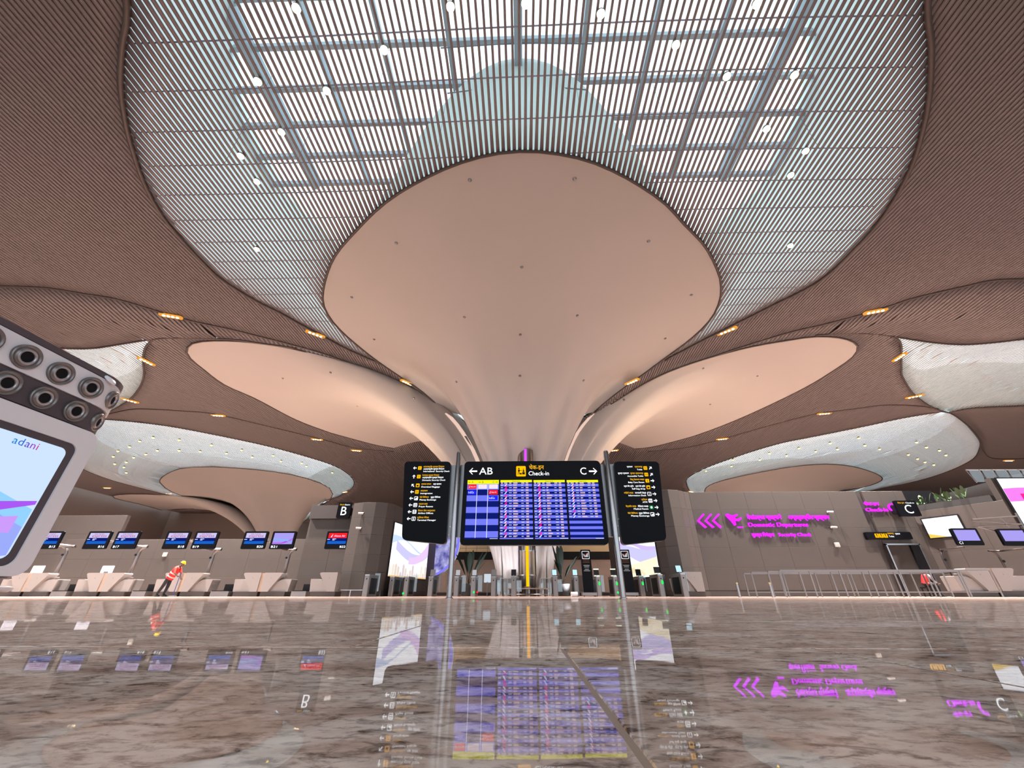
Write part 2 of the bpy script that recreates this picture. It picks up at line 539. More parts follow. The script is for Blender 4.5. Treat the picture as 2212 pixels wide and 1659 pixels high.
# -- slats, all running away from the camera
X_LIM, Y_NEAR, Y_FAR = 80.0, -13.0, 92.0
PITCH_K = {0: 0.205, 6: 0.27, 1: 0.238, 2: 0.26, 3: 0.26, 4: 0.26, 5: 0.26}
def crossings(poly, x):
    a, b = poly, np.roll(poly, -1, 0)
    m = (a[:, 0] > x) != (b[:, 0] > x)
    a, b = a[m], b[m]
    return list(a[:, 1] + (x - a[:, 0]) * (b[:, 1] - a[:, 1]) / (b[:, 0] - a[:, 0]))
FAR = np.vstack([[(-80.0, 16.5)], SEAM_PLAN['L1'], [TRUNKS[0]], SEAM_PLAN['L1r'][::-1], [(80.0, 16.5), (80.0, 93.0), (-80.0, 93.0)]])
runs = []                                # (kind, x, y0, y1)
for fam in ((0,), (1,), (2, 3, 4, 5), (6,)):
    ps = PITCH_K[fam[0]]
    nS = int(X_LIM / ps)
    for i in range(-nS, nS + 1):
        x = i * ps + 0.11
        cand = [p for p in list(PETAL_POLY.values()) + list(SK.values()) + [FAR] if p[:, 0].min() < x < p[:, 0].max()]
        if fam[0] in (1, 2) and not any(SK[k][:, 0].min() < x < SK[k][:, 0].max() for k in fam): continue
        br = [Y_NEAR, Y_FAR]
        for p in cand:
            br += crossings(p, x)
        br = sorted(b for b in br if Y_NEAR <= b <= Y_FAR)
        mids = np.array([(a + b) / 2 for a, b in zip(br, br[1:])])
        xs = np.full(mids.shape, x)
        kind = np.where(inside(FAR, xs, mids), 6, 0)
        for k, p in SK.items():
            kind[inside(p, xs, mids)] = k
        for p in PETAL_POLY.values():
            kind[inside(p, xs, mids)] = -1
        cur = None
        for k, a, b in zip(kind, br, br[1:]):
            if b - a < 0.02: continue
            if cur and cur[0] == k and abs(cur[3] - a) < 0.03:
                cur[3] = b
            else:
                cur = [k, x, a, b]
                if k in fam: runs.append(cur)
runs = [r for r in runs if r[0] >= 0 and r[3] - r[2] > 0.12 and not (abs(r[1]) > r[3] * 1.75 + 16)]

def slat_geo(k, x, y0, y1):
    far = y0 > 40
    step = 2.2 if far else 1.1
    n = max(2, int((y1 - y0) / step) + 1)
    ys = np.linspace(y0, y1, n)
    if k in (0, 6):
        w, dep = np.full(n, 0.168 if k == 0 else 0.222), 0.04
    elif k == 1:
        e = np.minimum(ys - y0, y1 - ys)
        w, dep = 0.075 + 0.085 * np.exp(-e / 1.9) + 0.035 * np.clip((abs(x) - 4) / 9, 0, 1), 0.03
    else:
        w, dep = np.full(n, 0.145), 0.025
    zl, zr = H(x - w / 2, ys), H(x + w / 2, ys)
    V = np.empty((n, 4, 3))
    V[:, 0] = np.stack([x - w / 2, ys, zl], 1)
    V[:, 1] = np.stack([x + w / 2, ys, zr], 1)
    V[:, 2] = np.stack([x + w / 2, ys, zr + dep], 1)
    V[:, 3] = np.stack([x - w / 2, ys, zl + dep], 1)
    return V
def geo_faces(n, base, close=True):
    i = np.arange(n - 1)[:, None] * 4 + base
    q = []
    for a, b in ((0, 1), (1, 2), (2, 3), (3, 0)):
        q.append(np.concatenate([i + a, i + b, i + 4 + b, i + 4 + a], 1))
    f = np.vstack(q)
    e = base + (n - 1) * 4
    return np.vstack([f, [[base + 3, base + 2, base + 1, base], [e, e + 1, e + 2, e + 3]]])
def np_mesh(name, V, F, m, smooth=False):
    me = bpy.data.meshes.new(name)
    V = np.asarray(V, np.float32).reshape(-1, 3)
    F = np.asarray(F, np.int32)
    me.vertices.add(len(V))
    me.vertices.foreach_set('co', V.ravel())
    me.loops.add(F.size)
    me.loops.foreach_set('vertex_index', F.ravel())
    me.polygons.add(len(F))
    me.polygons.foreach_set('loop_start', np.arange(0, F.size, F.shape[1], dtype=np.int32))
    me.polygons.foreach_set('loop_total', np.full(len(F), F.shape[1], np.int32))
    if smooth:
        me.polygons.foreach_set('use_smooth', np.ones(len(F), bool))
    me.update(calc_edges=True)
    me.validate()
    me.materials.append(m)
    return me
def link(name, me, parent, kind=None):
    o = bpy.data.objects.new(name, me)
    COL.objects.link(o)
    o.parent = parent
    return props(o, kind=kind)

def prom(r):                             # how large a slat shows: length seen within the frame over distance
    k, x, a, b = r
    ys = np.linspace(a, b, 24)
    f = ys * CP + 16.5 * SP
    u = ys * SP * -1 + 16.5 * CP
    ok = (f > 1) & (np.abs(x / np.maximum(f, 1)) < 1.33) & (np.abs(u / np.maximum(f, 1)) < 1.0)
    return float(np.sum(ok * (b - a) / 24 / np.maximum(f, 1) ** 2)) if ok.any() else 0.0
MATK = {0: M['slat'], 6: M['slat'], 1: M['fin'], 2: M['silver'], 3: M['silver'], 4: M['silver'], 5: M['silver']}
ROOT[6] = ceiling
for k in range(7):
    rs = [r for r in runs if r[0] == k]
    rs.sort(key=prom, reverse=True)
    single = {0: 200, 1: 290, 6: 95}.get(k, 0)
    for r in rs[:single]:
        V = slat_geo(*r)
        link('slat', np_mesh('slat', V, geo_faces(len(V), 0), MATK[k]), ROOT[k])
    VS, FS, base = [], [], 0
    for r in rs[single:]:
        V = slat_geo(*r)
        VS.append(V.reshape(-1, 3))
        FS.append(geo_faces(len(V), base))
        base += len(V) * 4
    if VS:
        link('slat_field', np_mesh('slat_field', np.vstack(VS), np.vstack(FS), MATK[k]), ROOT[k], 'stuff')
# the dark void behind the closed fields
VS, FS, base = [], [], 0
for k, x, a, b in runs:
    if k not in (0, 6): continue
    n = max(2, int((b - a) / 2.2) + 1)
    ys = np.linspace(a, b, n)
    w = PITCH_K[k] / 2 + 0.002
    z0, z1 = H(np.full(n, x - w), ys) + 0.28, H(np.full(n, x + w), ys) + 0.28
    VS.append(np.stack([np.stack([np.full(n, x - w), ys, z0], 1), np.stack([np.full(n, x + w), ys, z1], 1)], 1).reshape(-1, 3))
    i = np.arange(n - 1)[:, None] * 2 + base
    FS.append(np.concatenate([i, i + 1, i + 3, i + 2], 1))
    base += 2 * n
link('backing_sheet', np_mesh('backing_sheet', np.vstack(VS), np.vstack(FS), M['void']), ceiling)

def on_ceiling(pts, dz=0.0):
    return [(p[0], p[1], float(Hb(p[0], p[1])) + dz) for p in pts]
for k, p in SEAM_PLAN.items():
    MB().tube(on_ceiling(p, -0.02), 0.07, 6).build('seam_trim', M['seam'], ceiling, True)
# skylight rims
MB().tube(on_ceiling(SKY_POLY[:-1], -0.02), 0.10, 6).build('skylight_rim', M['seam'], window_1, True)
for k in (2, 3):
    MB().tube(on_ceiling(list(SK[k]) + [SK[k][0]], -0.02), 0.06, 5).build('skylight_rim', M['seam'], ROOT[k], True)

# -- wells and roof glazing over the skylights
ZG = 25.0
def well(poly, root, ztop, close=True, m=None, inset=0.0):
    c = poly.mean(0)
    P = list(poly) + ([poly[0]] if close else [])
    lo = on_ceiling(P, 0.14)
    hi = [(c[0] + (p[0] - c[0]) * (1 - inset), c[1] + (p[1] - c[1]) * (1 - inset), ztop) for p in P]
    MB().loft([lo, hi], closed=False, caps=False).build('well_lining', m or M['wellwall'], root)
well(SKY_POLY[:-1], window_1, ZG + 0.4, close=False, inset=0.10)
# the pale arch that rises over the near petal's rim
fr = RIM['front']
arch = [p for p in fr if p[1] < 22.0]
def arch_h(x):
    a = abs(x - 0.2)
    return 7.6 * max(0.0, 1 - (a / 7.0) ** 2.2) + 0.2
MB().loft([on_ceiling(arch, 0.08), [(p[0] * 0.97, p[1] - 0.3, float(Hb(*p)) + arch_h(p[0])) for p in arch]], closed=False, caps=False).build('well_arch', M['wellwall'], window_1, True)
# roof deck above the rear of the petal
BX = [-17.0, -13.6, -10.2, -6.8, -3.4, 0.1, 3.4, 6.8, 10.2, 13.6, 17.0]
BY = [16.3 - 1.86 * k for k in range(12)]
MB().loft([[(-19, 16.3, ZG + .1), (19, 16.3, ZG + .1)], [(-19, 40, ZG - 4.0), (19, 40, ZG - 4.0)]], closed=False, caps=False).build('well_ceiling', M['wellwall'], window_1)
for sx in (-1, 1):
    MB().add([(sx * 17.0, -7, ZG + .1), (sx * 24, -7, ZG + .1), (sx * 24, 16.3, ZG + .1), (sx * 17.0, 16.3, ZG + .1)], [(0, 1, 2, 3)]).build('well_ceiling', M['wellwall'], window_1)
for y in BY:
    MB().box(-17, 17, y - 0.11, y + 0.11, ZG - 0.42, ZG - 0.05).build('roof_beam', M['steel'], window_1)
for x in BX:
    w = 0.2 if x in (-13.6, 0.1, 13.6) else 0.09
    MB().box(x - w, x + w, BY[-1], 16.3, ZG - (0.9 if w > .1 else 0.5), ZG - 0.05).build('roof_rafter', M['steel'], window_1)
pm = None
for x0, x1 in zip(BX, BX[1:]):
    for y1, y0 in zip(BY, BY[1:]):
        if pm is None:
            o = MB().box(-1.7, 1.7, -0.93, 0.93, -0.015, 0.015).build('roof_pane', M['pane'], window_1, world=False)
            pm = o.data
        else:
            o = link('roof_pane', pm, window_1)
        o.location = ((x0 + x1) / 2, (y0 + y1) / 2, ZG)
        o.scale = ((x1 - x0) / 3.4, 1, 1)
# carriers the slats hang from, with hanger wires and diagonal ties
for k in range(17):
    y = -1.5 + 1.46 * k
    xs = np.linspace(-18.5, 18.5, 60)
    ins = inside(SKY_POLY, xs, np.full(60, y)) & ~inside(PETAL_POLY['front'], xs, np.full(60, y))
    seg = []
    for x, q in list(zip(xs, ins)) + [(0, False)]:
        if q: seg.append((x, y, float(Hb(x, y)) + 0.12))
        elif len(seg) > 2:
            MB().tube(seg, 0.026, 5).build('slat_carrier', mat('carrier_grey', (0.34, 0.33, 0.42), 0.5, 0.3), window_1)
            seg = []
        else: seg = []
    for x in (-13.6, -10.2, -6.8, -3.4, 3.4, 6.8, 10.2, 13.6):
        if k % 4 == 0 and y < 15.5 and inside(SKY_POLY, np.array([x]), np.array([y]))[0] and not inside(PETAL_POLY['front'], np.array([x]), np.array([y]))[0]:
            xx = x + R_.uniform(-.5, .5)
            MB().tube([(xx, y, float(Hb(x, y)) + 0.1), (xx, y + R_.uniform(-.2, .2), ZG - 0.4)], 0.009, 4).build('hanger_wire', M['rail'], window_1)
for y in (8.9, 10.7, 14.4):
    for sx in (-1, 1):
        MB().tube([(0.1, y, ZG - 0.45), (sx * 3.4, y - 0.9, ZG - 3.2)], 0.03, 5).build('roof_tie', M['rail'], window_1)
# silver skylights: pane sheets of glass and pale linings
for k in (2, 3, 4, 5):
    well(SK[k], ROOT[k], 22.0, inset=0.0)
    lo, hi = SK[k].min(0), SK[k].max(0)
    nx = max(1, int((hi[0] - lo[0]) / 4)); ny = max(1, int((hi[1] - lo[1]) / 4))
    sx, sy = (hi[0] - lo[0]) / nx, (hi[1] - lo[1]) / ny
    me = None
    for i in range(nx):
        for j in range(ny):
            cx, cy = lo[0] + (i + .5) * sx, lo[1] + (j + .5) * sy
            if me is None:
                o = MB().box(-sx / 2 + .05, sx / 2 - .05, -sy / 2 + .05, sy / 2 - .05, -.015, .015).build('roof_pane', M['pane'], ROOT[k], world=False)
                me = o.data
            else:
                o = link('roof_pane', me, ROOT[k])
            o.location = (cx, cy, 22.0)

# ================================================================== mushroom columns
def petal(rim, trunk, a0, a1, name, root, flutes=6, r0=2.05, amp=0.42):
    n = len(rim)
    an = np.radians(np.linspace(a0, a1, n))
    B = np.stack([trunk[0] + r0 * np.cos(an), trunk[1] + r0 * np.sin(an)], 1)
    zP = Hb(rim[:, 0], rim[:, 1]) - 0.01
    s = np.linspace(0, 1, n)
    fl = np.abs(np.sin(flutes * math.pi * s))
    rings = []
    for t in np.linspace(0, 1, 30):
        u = t ** 1.9
        xy = B + (rim - B) * u
        g = (1 - (1 - u) ** 2.8) ** (1 / 1.6)
        z = zP * g
        k = amp * u * (1 - u) ** 4 * 14
        out = np.stack([np.cos(an), np.sin(an)], 1) * (k * (fl - 0.5))[:, None]
        xy = xy + out
        rings.append([(x, y, zz) for (x, y), zz in zip(xy, z)])
    return MB().loft(rings, closed=False, caps=False), rings

EDGE = {}
def column(trunk, petals, label):
    root = empty('mushroom_column', (trunk[0], trunk[1], 0), label, 'column')
    geo = []
    for key, a0, a1, fl in petals:
        rim = RIM[key]
        mb, rings = petal(rim, trunk, a0, a1, 'petal', root, fl)
        geo.append((list(mb.v), list(mb.f)))
        EDGE[(trunk[0], key)] = rings
        o = mb.build('petal', M['plaster'], root, True)
        MB().tube([(p[0], p[1], float(Hb(p[0], p[1])) - 0.02) for p in rim], 0.07, 6).build('petal_rim', M['seam'], root, True)
    return root, geo
col_main, geo_main = column(TRUNKS[0], [('front', 218, 322, 9), ('left', 214, 122, 7), ('right', -34, 58, 7), ('back', 58, 122, 3)],
                            'huge white fluted mushroom column with flaring petals behind the departures board')
column(TRUNKS[1], [('fl_front', 214, 330, 6), ('fl_left', 210, 120, 5)], 'distant white mushroom column above the left check-in screens')
column(TRUNKS[2], [('fr_front', 210, 325, 6), ('fr_right', -30, 60, 5)], 'distant white mushroom column above the domestic departures wall')
# dark fixing points on the petals
vs = [Vector(v) for g in geo_main for v in g[0]]
fs, k = [], 0
for v, f in geo_main:
    fs += [tuple(i + k for i in q) for q in f]
    k += len(v)
bvh = BVHTree.FromPolygons(vs, fs)
for px, py in [(1015,389),(1241,386),(856,525),(1401,521),(1127,577),(760,642),(1493,637),(1003,685),(1247,682),(1124,723),(808,733),(1437,731),(1123,812),(986,825),(1261,822),(714,805),(611,817),(772,877),(1519,796),(1636,812),(1534,873),(894,860),(1348,864)]:
    d = Vector(ray(px, py)).normalized()
    loc, nrm, _, _ = bvh.ray_cast(Vector((0, 0, CAM_H)), d)
    if loc is None: continue
    if nrm.dot(d) > 0: nrm = -nrm
    MB().lathe([(0.001, 0.09), (0.05, 0.08), (0.09, 0.02), (0.10, -0.02)], loc, nrm, 10).build('sprinkler_head', M['steelgrey'], col_main)
# grooves between the petals: their reflected cove light put in as glowing ribbons
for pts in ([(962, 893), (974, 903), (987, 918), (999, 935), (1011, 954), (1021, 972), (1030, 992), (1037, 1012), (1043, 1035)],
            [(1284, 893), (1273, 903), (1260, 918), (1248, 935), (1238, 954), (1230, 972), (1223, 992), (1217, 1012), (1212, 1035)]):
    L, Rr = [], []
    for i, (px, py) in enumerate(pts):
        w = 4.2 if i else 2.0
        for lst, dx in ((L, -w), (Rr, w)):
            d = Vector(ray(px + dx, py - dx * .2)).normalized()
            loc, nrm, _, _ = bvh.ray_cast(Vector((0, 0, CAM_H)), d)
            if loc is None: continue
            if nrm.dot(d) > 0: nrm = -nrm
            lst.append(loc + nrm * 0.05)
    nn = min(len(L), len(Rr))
    MB().loft([L[:nn], Rr[:nn]], closed=False, caps=False).build('groove_glow', glow('peach_glow', (1.0, 0.70, 0.58), 0.85), col_main, True)
# the strip of slats that reaches down between the petals is part of the ceiling itself

# ================================================================== recessed downlights along the seams
def downlight_cluster(px, py, angle, spot=0.0, n=4, sc=1.0):
    x, y = hit(px, py)
    z = float(Hb(x, y))
    root = empty('recessed_downlight', (x, y, z - 0.06), None, None, rz=angle)
    L = 0.26 * n * sc
    MB().prism(rr(-L / 2 - .18, -.2 * sc, L / 2 + .18, .2 * sc, .19 * sc), Fr((0, 0, 0), (1, 0, 0), (0, -1, 0)), -0.02, 0.05).build('housing', M['cove'], **local(root))
    for k in range(n):
        cx = (k - (n - 1) / 2) * 0.26 * sc
        MB().lathe([(0.001, 0.10), (0.075 * sc, 0.09), (0.10 * sc, 0.045)], (cx, 0, 0), (0, 0, -1), 12).build('bulb', M['bulb'], **local(root))
    if spot:
        lamp('downlight_beam', 'SPOT', (x, y, z - 0.35), spot, (1.0, 0.88, 0.82), (x, y, 0), 0.35, 120)
    return root
DL = [(370,681,.35,1,'on the upper left ceiling seam, seen edge-on'),(682,720,.75,1,'on the skylight rim left of the big column'),(880,825,.9,1,'on the slat strip left of the big column'),
      (1365,823,-.9,1,'on the slat strip right of the big column'),(1570,713,-.75,1,'on the skylight rim right of the big column'),(1890,671,-.35,1,'on the upper right ceiling seam, seen edge-on'),
      (317,779,1.4,1,'at the upper edge of the silver skylight by the kiosk'),(282,864,.9,0,'at the lower edge of the silver skylight by the kiosk'),(472,896,.2,1,'below the left petal of the big column'),
      (1942,770,1.5,1,'at the left edge of the far right silver skylight'),(1975,855,-.6,0,'at the lower corner of the far right silver skylight'),(1780,892,-.2,1,'below the tip of the right petal'),
      (685,948,.3,0,'beneath the lower edge of the left petal'),(1560,947,-.3,0,'beneath the lower edge of the right petal'),(770,972,.3,1,'low beside the left petal, nearer the column'),
      (1325,972,-.3,0,'right behind the column above the right sign board'),(745,1062,-.5,0,'at the right end of the left silver skylight ring'),(1493,1061,.5,0,'at the left end of the right silver skylight ring'),
      (232,1053,.1,1,'on the far left ceiling seam beyond the kiosk'),(365,1065,.1,0,'on the seam under the far left column petal'),(2178,994,.0,1,'on the dark ceiling above the big pink screen')]
for px, py, a, s, where in DL:
    r = downlight_cluster(px, py, a, 0 if px in (880, 1365, 1325, 770) else 30000)
    props(r, 'cluster of warm recessed downlights ' + where, 'downlight', 'downlight clusters along the ceiling seams')

# spotlights hanging under the open slats of the skylights
def spotlight(px, py, dz, sc, label, group, zplane=None):
    d = ray(px, py)
    x, y = hit(px, py)
    z = float(H(np.array([x]), np.array([y]))[0]) + dz
    t = (z - CAM_H) / d[2]
    x, y = d[0] * t, d[1] * t
    root = empty('spotlight', (x, y, z), label, 'spotlight', group)
    MB().lathe([(0.001, 0.09 * sc), (0.06 * sc, 0.09 * sc), (0.09 * sc, 0.04 * sc), (0.085 * sc, 0.0), (0.08 * sc, 0.04 * sc)], (0, 0, 0), (0, 0, 1), 14).build('can', M['steelgrey'], **local(root))
    MB().lathe([(0.001, -0.085 * sc), (0.05 * sc, -0.07 * sc), (0.08 * sc, -0.03 * sc), (0.085 * sc, 0.03 * sc)], (0, 0, 0), (0, 0, 1), 14).build('lens', glow('spot_lens', (1.0, 0.80, 0.42), 9.0) if dz > -0.2 else glow('dot_lens', (1.0, 0.72, 0.18), 4.0), **local(root))
    return root
SP0 = [(640,18),(973,15),(1135,8),(1298,30),(1635,8),(830,108),(1460,97),(557,176),(706,196),(1570,165),(1716,162),(608,285),(1656,278),(520,337),(1740,326),(555,392),(1708,378),(555,538),(1707,530)]
for i, (px, py) in enumerate(SP0):
    side = 'left' if px < 900 else 'right' if px > 1400 else 'middle'
    grp = sorted((q for q in SP0 if ('left' if q[0] < 900 else 'right' if q[0] > 1400 else 'middle') == side), key=lambda q: q[1] if side != 'middle' else q[0])
    rank = ('first', 'second', 'third', 'fourth', 'fifth', 'sixth', 'seventh', 'eighth', 'ninth')[grp.index((px, py))]
    spotlight(px, py, -0.12, 1.6, 'bright warm spotlight among the main skylight slats, %s from the %s of the %s ones' % (rank, 'top' if side != 'middle' else 'left', side), 'spotlights in the main skylight')
SP2 = [(331,945),(302,953),(387,950),(280,965),(255,974),(245,986),(248,1002),(268,1009),(273,1021),(289,988),(273,998),(315,981),(340,973),(387,973),(432,975),(457,961),(489,979),(522,972),(545,987),(590,984),(607,996),(652,1000),(662,1007),(718,1021)]
for px, py in SP2:
    spotlight(px, py, -0.25, 1.6, 'small yellow spotlight dot in the left silver skylight ring', 'spotlights in the left silver skylight')
SP3 = [(1525,1017),(1580,1007),(1584,993),(1641,993),(1662,979),(1699,984),(1726,968),(1762,975),(1793,957),(1809,970),(1855,946),(1868,962),(1900,970),(1980,955),(2001,966),(2029,973),(2043,983),(1962,982),(1982,991),(1998,998),(2017,1004)]
for px, py in SP3:
    spotlight(px, py, -0.25, 1.6, 'small yellow spotlight dot in the right silver skylight ring', 'spotlights in the right silver skylight')

# ================================================================== outer walls of the hall
def wall(name, x0, x1, y0, y1, z1, m, z0=0.0):
    o = MB().box(x0, x1, y0, y1, z0, z1).build(name, m)
    return props(o, kind='structure')
FARW = mat('brown_plaster', (0.14, 0.11, 0.095), 0.7)
wall('wall_far', -82, 82, 92, 92.5, 19, FARW)
wall('wall_far_left', -82.5, -82, -14, 92, 19, FARW)
wall('wall_far_right', 82, 82.5, -14, 92, 19, FARW)
# ================================================================== polished floor
def marble():
    m = bpy.data.materials.new('polished_marble')
    m.use_nodes = True
    nt = m.node_tree
    N, L = nt.nodes, nt.links
    b = N['Principled BSDF']
    g = N.new('ShaderNodeNewGeometry')
    mp = N.new('ShaderNodeMapping')
    mp.inputs['Scale'].default_value = (0.85, 1.5, 1.0)
    L.new(g.outputs['Position'], mp.inputs['Vector'])
    def noise(scale, detail, rough, dist=0.0):
        n = N.new('ShaderNodeTexNoise')
        n.inputs['Scale'].default_value = scale
        n.inputs['Detail'].default_value = detail
        n.inputs['Roughness'].default_value = rough
        n.inputs['Distortion'].default_value = dist
        L.new(mp.outputs[0], n.inputs['Vector'])
        return n
    def ramp(src, stops):
        r = N.new('ShaderNodeValToRGB')
        e = r.color_ramp.elements
        e[0].position, e[0].color = stops[0][0], (*stops[0][1], 1)
        e[1].position, e[1].color = stops[-1][0], (*stops[-1][1], 1)
        for p, c in stops[1:-1]:
            q = e.new(p)
            q.color = (*c, 1)
        L.new(src, r.inputs['Fac'])
        return r
    def mix(fac, a, c, mode='MIX'):
        x = N.new('ShaderNodeMix')
        x.data_type = 'RGBA'
        x.blend_type = mode
        if isinstance(fac, float): x.inputs['Factor'].default_value = fac
        else: L.new(fac, x.inputs['Factor'])
        L.new(a, x.inputs['A'])
        L.new(c, x.inputs['B'])
        return x.outputs['Result']
    big = noise(7.0, 6, 0.62, 0.6)
    base = ramp(big.outputs['Fac'], [(0.30, (0.34, 0.21, 0.16)), (0.45, (0.66, 0.47, 0.385)), (0.60, (0.90, 0.72, 0.63)), (0.80, (0.54, 0.365, 0.29))])
    fine = noise(52, 6, 0.7, 0.4)
    sp = ramp(fine.outputs['Fac'], [(0.36, (0.30, 0.27, 0.26)), (0.52, (1, 1, 1))])
    c1 = mix(0.8, base.outputs['Color'], sp.outputs['Color'], 'MULTIPLY')
    drk = noise(26, 5, 0.65, 0.8)
    dk = ramp(drk.outputs['Fac'], [(0.32, (0.13, 0.09, 0.075)), (0.45, (1, 1, 1))])
    c2 = mix(0.85, c1, dk.outputs['Color'], 'MULTIPLY')
    # stone under a worn polish: the mirror share is the Fresnel share, capped by the polish
    N.remove(b)
    df = N.new('ShaderNodeBsdfDiffuse')
    L.new(c2, df.inputs['Color'])
    gl = N.new('ShaderNodeBsdfGlossy')
    gl.inputs['Roughness'].default_value = 0.018
    fn = N.new('ShaderNodeFresnel')
    fn.inputs['IOR'].default_value = 1.55
    cap = N.new('ShaderNodeMath')
    cap.operation = 'MINIMUM'
    cap.inputs[1].default_value = 0.46
    L.new(fn.outputs[0], cap.inputs[0])
    ms = N.new('ShaderNodeMixShader')
    L.new(cap.outputs[0], ms.inputs['Fac'])
    L.new(df.outputs[0], ms.inputs[1])
    L.new(gl.outputs[0], ms.inputs[2])
    L.new(ms.outputs[0], N['Material Output'].inputs['Surface'])
    wv = noise(5, 2, 0.5)
    bp = N.new('ShaderNodeBump')
    bp.inputs['Strength'].default_value = 0.02
    bp.inputs['Distance'].default_value = 0.01
    L.new(wv.outputs['Fac'], bp.inputs['Height'])
    L.new(bp.outputs['Normal'], gl.inputs['Normal'])
    return m
MARBLE = marble()
GROUT = mat('joint_strip', (0.33, 0.24, 0.18), 0.5)
floor = empty('floor', (0, 0, 0), kind='structure')
TS, X0 = 0.89, -0.335
# big sheet beyond the slabs that can be told apart
NX0, NX1, NY0, NY1 = X0 - 7 * TS, X0 + 8 * TS, 0.90 - 3 * TS, 0.90 + 6 * TS
mb = MB()
mb.add([(-90, NY1, 0), (90, NY1, 0), (90, 95, 0), (-90, 95, 0)], [(0, 1, 2, 3)])
mb.add([(-90, -40, 0), (90, -40, 0), (90, NY0, 0), (-90, NY0, 0)], [(0, 1, 2, 3)])
mb.add([(-90, NY0, 0), (NX0, NY0, 0), (NX0, NY1, 0), (-90, NY1, 0)], [(0, 1, 2, 3)])
mb.add([(NX1, NY0, 0), (90, NY0, 0), (90, NY1, 0), (NX1, NY1, 0)], [(0, 1, 2, 3)])
mb.build('paving', MARBLE, floor)
MB().box(NX0 - .02, NX1 + .02, NY0 - .02, NY1 + .02, -0.02, -0.0012).build('joint_bed', GROUT, floor)
def slab_mesh(w, d):
    g, bv, t = 0.003, 0.0012, 0.012
    v = []
    for z, k in ((0, g + bv), (-bv, g), (-t, g)):
        v += [(k, k, z), (w - k, k, z), (w - k, d - k, z), (k, d - k, z)]
    f = [(0, 1, 2, 3)]
    for r in (0, 4):
        for k in range(4):
            j = (k + 1) % 4
            f.append((r + 4 + k, r + 4 + j, r + j, r + k))
    m = MB()
    m.add(v, f)
    me = m.mesh('floor_slab')
    me.materials.append(MARBLE)
    return me
SLAB = slab_mesh(TS, TS)
for j in range(-3, 6):
    xs = [X0 + i * TS for i in range(-7, 9)]
    if j < 0: xs = [NX0] + [0.075 - k * TS for k in range(6, -1, -1)] + [X0 + TS * i for i in range(1, 9)]
    for a, b in zip(xs, xs[1:]):
        me = SLAB if abs(b - a - TS) < 1e-4 else slab_mesh(b - a, TS)
        o = bpy.data.objects.new('floor_slab', me)
        COL.objects.link(o)
        o.parent = floor
        o.location = (a, 0.90 + j * TS, 0)
for i in (1, 2, 3):
    MB().box(X0 + i * TS - .004, X0 + i * TS + .004, NY0, NY1, -.0011, -.0007).build('joint_strip', M['seam'], floor)
# ================================================================== inner walls of stone panels
def panel_wall(name, path, z0, z1, rows, target=1.6, m=None, thick=0.3, skip=None, base=None):
    m = m or M['stone']
    root = empty(name, (0, 0, 0), kind='structure')
    path = [Vector((x, y, 0)) for x, y in path]
    core = MB()
    L, Rr = [], []
    for i, p in enumerate(path):
        d = (path[min(i + 1, len(path) - 1)] - path[max(i - 1, 0)]).normalized()
        n = d.cross(Vector((0, 0, 1)))
        L.append(p - n * 0.03)
        Rr.append(p - n * thick)
    rings = [[(a.x, a.y, z0), (a.x, a.y, z1), (b.x, b.y, z1), (b.x, b.y, z0)] for a, b in zip(L, Rr)]
    core.loft(rings).build('wall_core', M['stone_joint'], root)
    cache = {}
    zs = [z0 + (z1 - z0) * k / rows for k in range(rows + 1)] if isinstance(rows, int) else rows
    for a, b in zip(path, path[1:]):
        d = b - a
        n = max(1, round(d.length / target))
        w = d.length / n
        ang = math.atan2(d.y, d.x)
        for i in range(n):
            for q0, q1 in zip(zs, zs[1:]):
                c = a + d * ((i + .5) / n)
                if skip and skip(c.x, c.y, (q0 + q1) / 2): continue
                key = (round(w, 3), round(q1 - q0, 3))
                if key not in cache:
                    g = 0.004
                    f = Fr((0, 0, 0))
                    mb = MB()
                    hw, hh = w / 2 - g * .5, (q1 - q0) / 2 - g * .5
                    mb.loft([[f.p(-hw, -hh, -.03), f.p(hw, -hh, -.03), f.p(hw, hh, -.03), f.p(-hw, hh, -.03)],
                             [f.p(-hw, -hh, -.006), f.p(hw, -hh, -.006), f.p(hw, hh, -.006), f.p(-hw, hh, -.006)],
                             [f.p(-hw + .006, -hh + .006, 0), f.p(hw - .006, -hh + .006, 0), f.p(hw - .006, hh - .006, 0), f.p(-hw + .006, hh - .006, 0)]])
                    me = mb.mesh('wall_panel')
                    me.materials.append(m)
                    cache[key] = me
                o = link('wall_panel', cache[key], root)
                o.location = (c.x, c.y, (q0 + q1) / 2)
                o.rotation_euler = (0, 0, ang)
    if base:
        for a, b in zip(path, path[1:]):
            d = (b - a).normalized()
            n = d.cross(Vector((0, 0, 1)))
            MB().prism([(0, z0), ((b - a).length, z0), ((b - a).length, z0 + base), (0, z0 + base)], Fr(a, d), 0.0, 0.03).build('skirting', M['stone_dark'], root)
    return root
